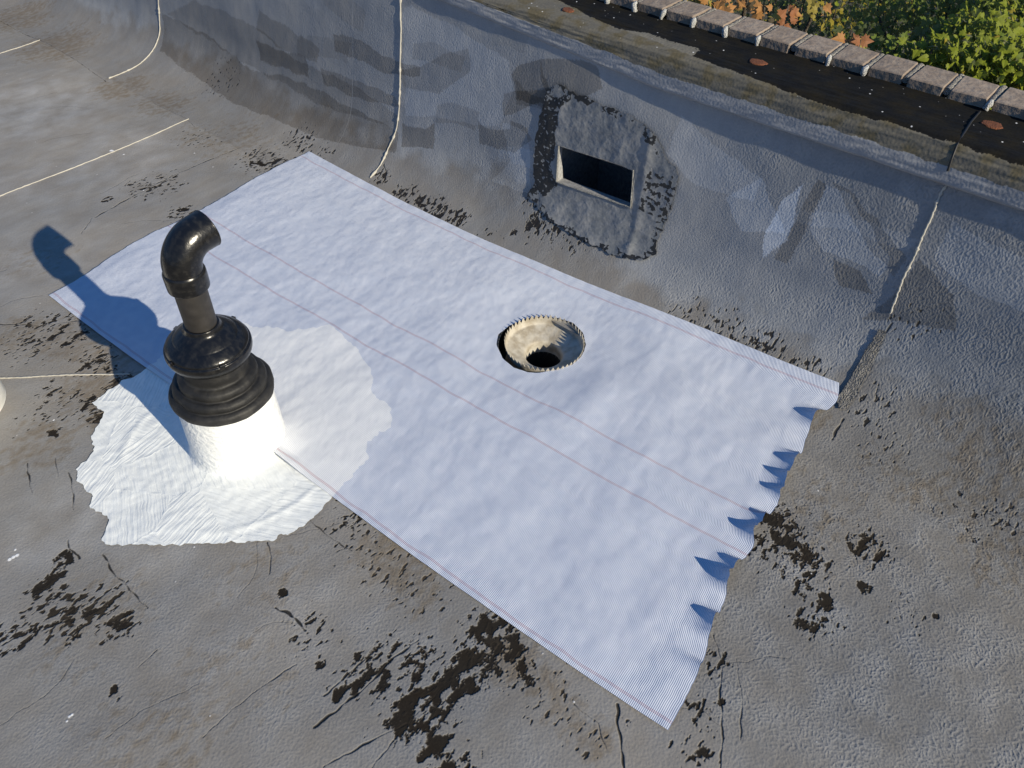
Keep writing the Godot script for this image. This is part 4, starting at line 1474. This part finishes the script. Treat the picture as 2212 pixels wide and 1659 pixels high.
	# ---------------- trees beyond the parapet
	var bark := speckled(lin(.04, .03, .02), lin(.08, .065, .045), lin(.12, .10, .075), 0.9, 0.03, 3.0, 0.4, 221)
	var lm := [leaf_mesh(true, 0.25), leaf_mesh(true, -0.15), leaf_mesh(false, 0.2)]
	var greens := [leaf_material(lin(.085, .12, .010)), leaf_material(lin(.15, .18, .010)), leaf_material(lin(.030, .045, .006)), leaf_material(lin(.20, .16, .012))]  # darkest green, for the deep clusters, has the crown shade in its colour
	var browns := [leaf_material(lin(.33, .16, .05)), leaf_material(lin(.25, .10, .04)), leaf_material(lin(.26, .21, .04)), leaf_material(lin(.05, .035, .015))]  # darkest brown, for the low clusters, carries their shade in its colour
	var face := Vector3(0.65, 0.65, 0.35)
	var gt := thing("maple_tree", "green leafy maple crown rising just behind the brick edge", "tree", Vector3(2.3, -4, -1.5))
	var cl := []
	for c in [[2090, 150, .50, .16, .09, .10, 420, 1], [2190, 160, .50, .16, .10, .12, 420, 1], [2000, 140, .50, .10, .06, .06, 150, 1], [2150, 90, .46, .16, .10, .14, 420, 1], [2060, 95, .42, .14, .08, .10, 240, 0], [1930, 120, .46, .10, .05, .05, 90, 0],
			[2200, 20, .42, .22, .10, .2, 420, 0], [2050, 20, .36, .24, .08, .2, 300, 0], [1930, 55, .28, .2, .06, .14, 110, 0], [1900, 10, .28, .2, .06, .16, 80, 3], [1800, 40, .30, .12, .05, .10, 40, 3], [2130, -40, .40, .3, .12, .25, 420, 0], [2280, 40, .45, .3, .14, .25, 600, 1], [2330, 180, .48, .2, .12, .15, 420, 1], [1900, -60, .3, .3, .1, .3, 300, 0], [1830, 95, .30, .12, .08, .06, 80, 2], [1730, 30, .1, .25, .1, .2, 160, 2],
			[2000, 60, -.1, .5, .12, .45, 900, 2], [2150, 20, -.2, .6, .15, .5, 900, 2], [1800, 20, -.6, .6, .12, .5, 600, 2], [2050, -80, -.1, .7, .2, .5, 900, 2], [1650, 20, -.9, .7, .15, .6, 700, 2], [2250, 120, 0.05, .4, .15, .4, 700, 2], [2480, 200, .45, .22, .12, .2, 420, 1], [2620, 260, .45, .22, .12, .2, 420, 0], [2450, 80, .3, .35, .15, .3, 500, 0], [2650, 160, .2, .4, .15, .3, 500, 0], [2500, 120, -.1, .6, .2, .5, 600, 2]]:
		cl.append([at_height(c[0], c[1], c[2]), Vector3(c[3], c[4], c[5]), c[6] * 1.5, c[7]])
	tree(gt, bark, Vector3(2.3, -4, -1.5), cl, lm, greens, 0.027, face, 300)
	var bt := thing("autumn_maple_tree", "thin maple branches with brown and orange autumn leaves beside the bricks", "tree", Vector3(1.0, -4, -1.3))
	cl = []
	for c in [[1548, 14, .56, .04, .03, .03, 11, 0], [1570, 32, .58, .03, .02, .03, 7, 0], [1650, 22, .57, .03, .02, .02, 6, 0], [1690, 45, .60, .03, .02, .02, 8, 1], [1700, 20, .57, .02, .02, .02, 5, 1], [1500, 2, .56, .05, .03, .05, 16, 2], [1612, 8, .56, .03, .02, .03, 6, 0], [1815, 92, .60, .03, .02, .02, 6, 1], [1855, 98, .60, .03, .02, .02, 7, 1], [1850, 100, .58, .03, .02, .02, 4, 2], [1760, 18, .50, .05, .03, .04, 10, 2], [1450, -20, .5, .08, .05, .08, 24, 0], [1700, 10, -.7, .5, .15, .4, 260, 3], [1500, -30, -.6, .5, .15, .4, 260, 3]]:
		cl.append([at_height(c[0], c[1], c[2]), Vector3(c[3], c[4], c[5]), c[6], c[7]])
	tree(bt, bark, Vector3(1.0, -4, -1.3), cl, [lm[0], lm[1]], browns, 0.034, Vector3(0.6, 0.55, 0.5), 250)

func set_z(v: Vector3, z: float) -> Vector3:
	return Vector3(v.x, v.y - 0.001, z)

func patch_material(lo: Vector2, hi: Vector2, smear: PackedVector2Array, core: PackedVector2Array) -> StandardMaterial3D:
	var w := 420
	var h := int(w * (hi.y - lo.y) / (hi.x - lo.x))
	var n1 := noise(301, 0.012, 4)
	var n2 := noise(302, 0.06, 3)
	var rgb := PackedByteArray()
	rgb.resize(w * h * 3)
	var hgt := PackedByteArray()
	hgt.resize(w * h)
	for j in h:
		for i in w:
			var x := lo.x + (hi.x - lo.x) * i / w
			var s := hi.y - (hi.y - lo.y) * j / h
			var a := n1.get_noise_2d(i, j)
			var b := n2.get_noise_2d(i * 0.9, j * 1.1)
			var l := 122.0 + 24.0 * a + 10.0 * b
			var warm := -2.0 + 3.0 * a
			var black := Geometry2D.is_point_in_polygon(Vector2(x + 0.02 * a, s + 0.02 * b), smear) and b > -0.35
			# bare tar along the ragged rim, most of it at the foot and on the right
			var foot := (s - lo.y) / (hi.y - lo.y)
			var right := (x - lo.x) / (hi.x - lo.x)
			if not Geometry2D.is_point_in_polygon(Vector2(x + 0.022 * b, s + 0.022 * a), core) and a + b > (-0.15 if foot < 0.45 or right < 0.3 else 0.12):
				black = true
			if right > 0.80 and foot > 0.38 and foot < 0.66 and b > 0.10:
				black = true
			if black:
				l = 30.0 + 10.0 * b
				warm = 0.0
			var at := j * w + i
			rgb[at * 3] = int(clampf(l + warm, 0, 255))
			rgb[at * 3 + 1] = int(clampf(l, 0, 255))
			rgb[at * 3 + 2] = int(clampf(l - warm, 0, 255))
			hgt[at] = int(clampf((0.5 + 0.3 * a + 0.14 * b) * 255.0, 0, 255))
	var m := StandardMaterial3D.new()
	m.albedo_texture = ImageTexture.create_from_image(Image.create_from_data(w, h, false, Image.FORMAT_RGB8, rgb))
	m.heightmap_enabled = true
	m.heightmap_texture = ImageTexture.create_from_image(Image.create_from_data(w, h, false, Image.FORMAT_L8, hgt))
	m.heightmap_scale = 0.5
	m.roughness = 0.55
	return m
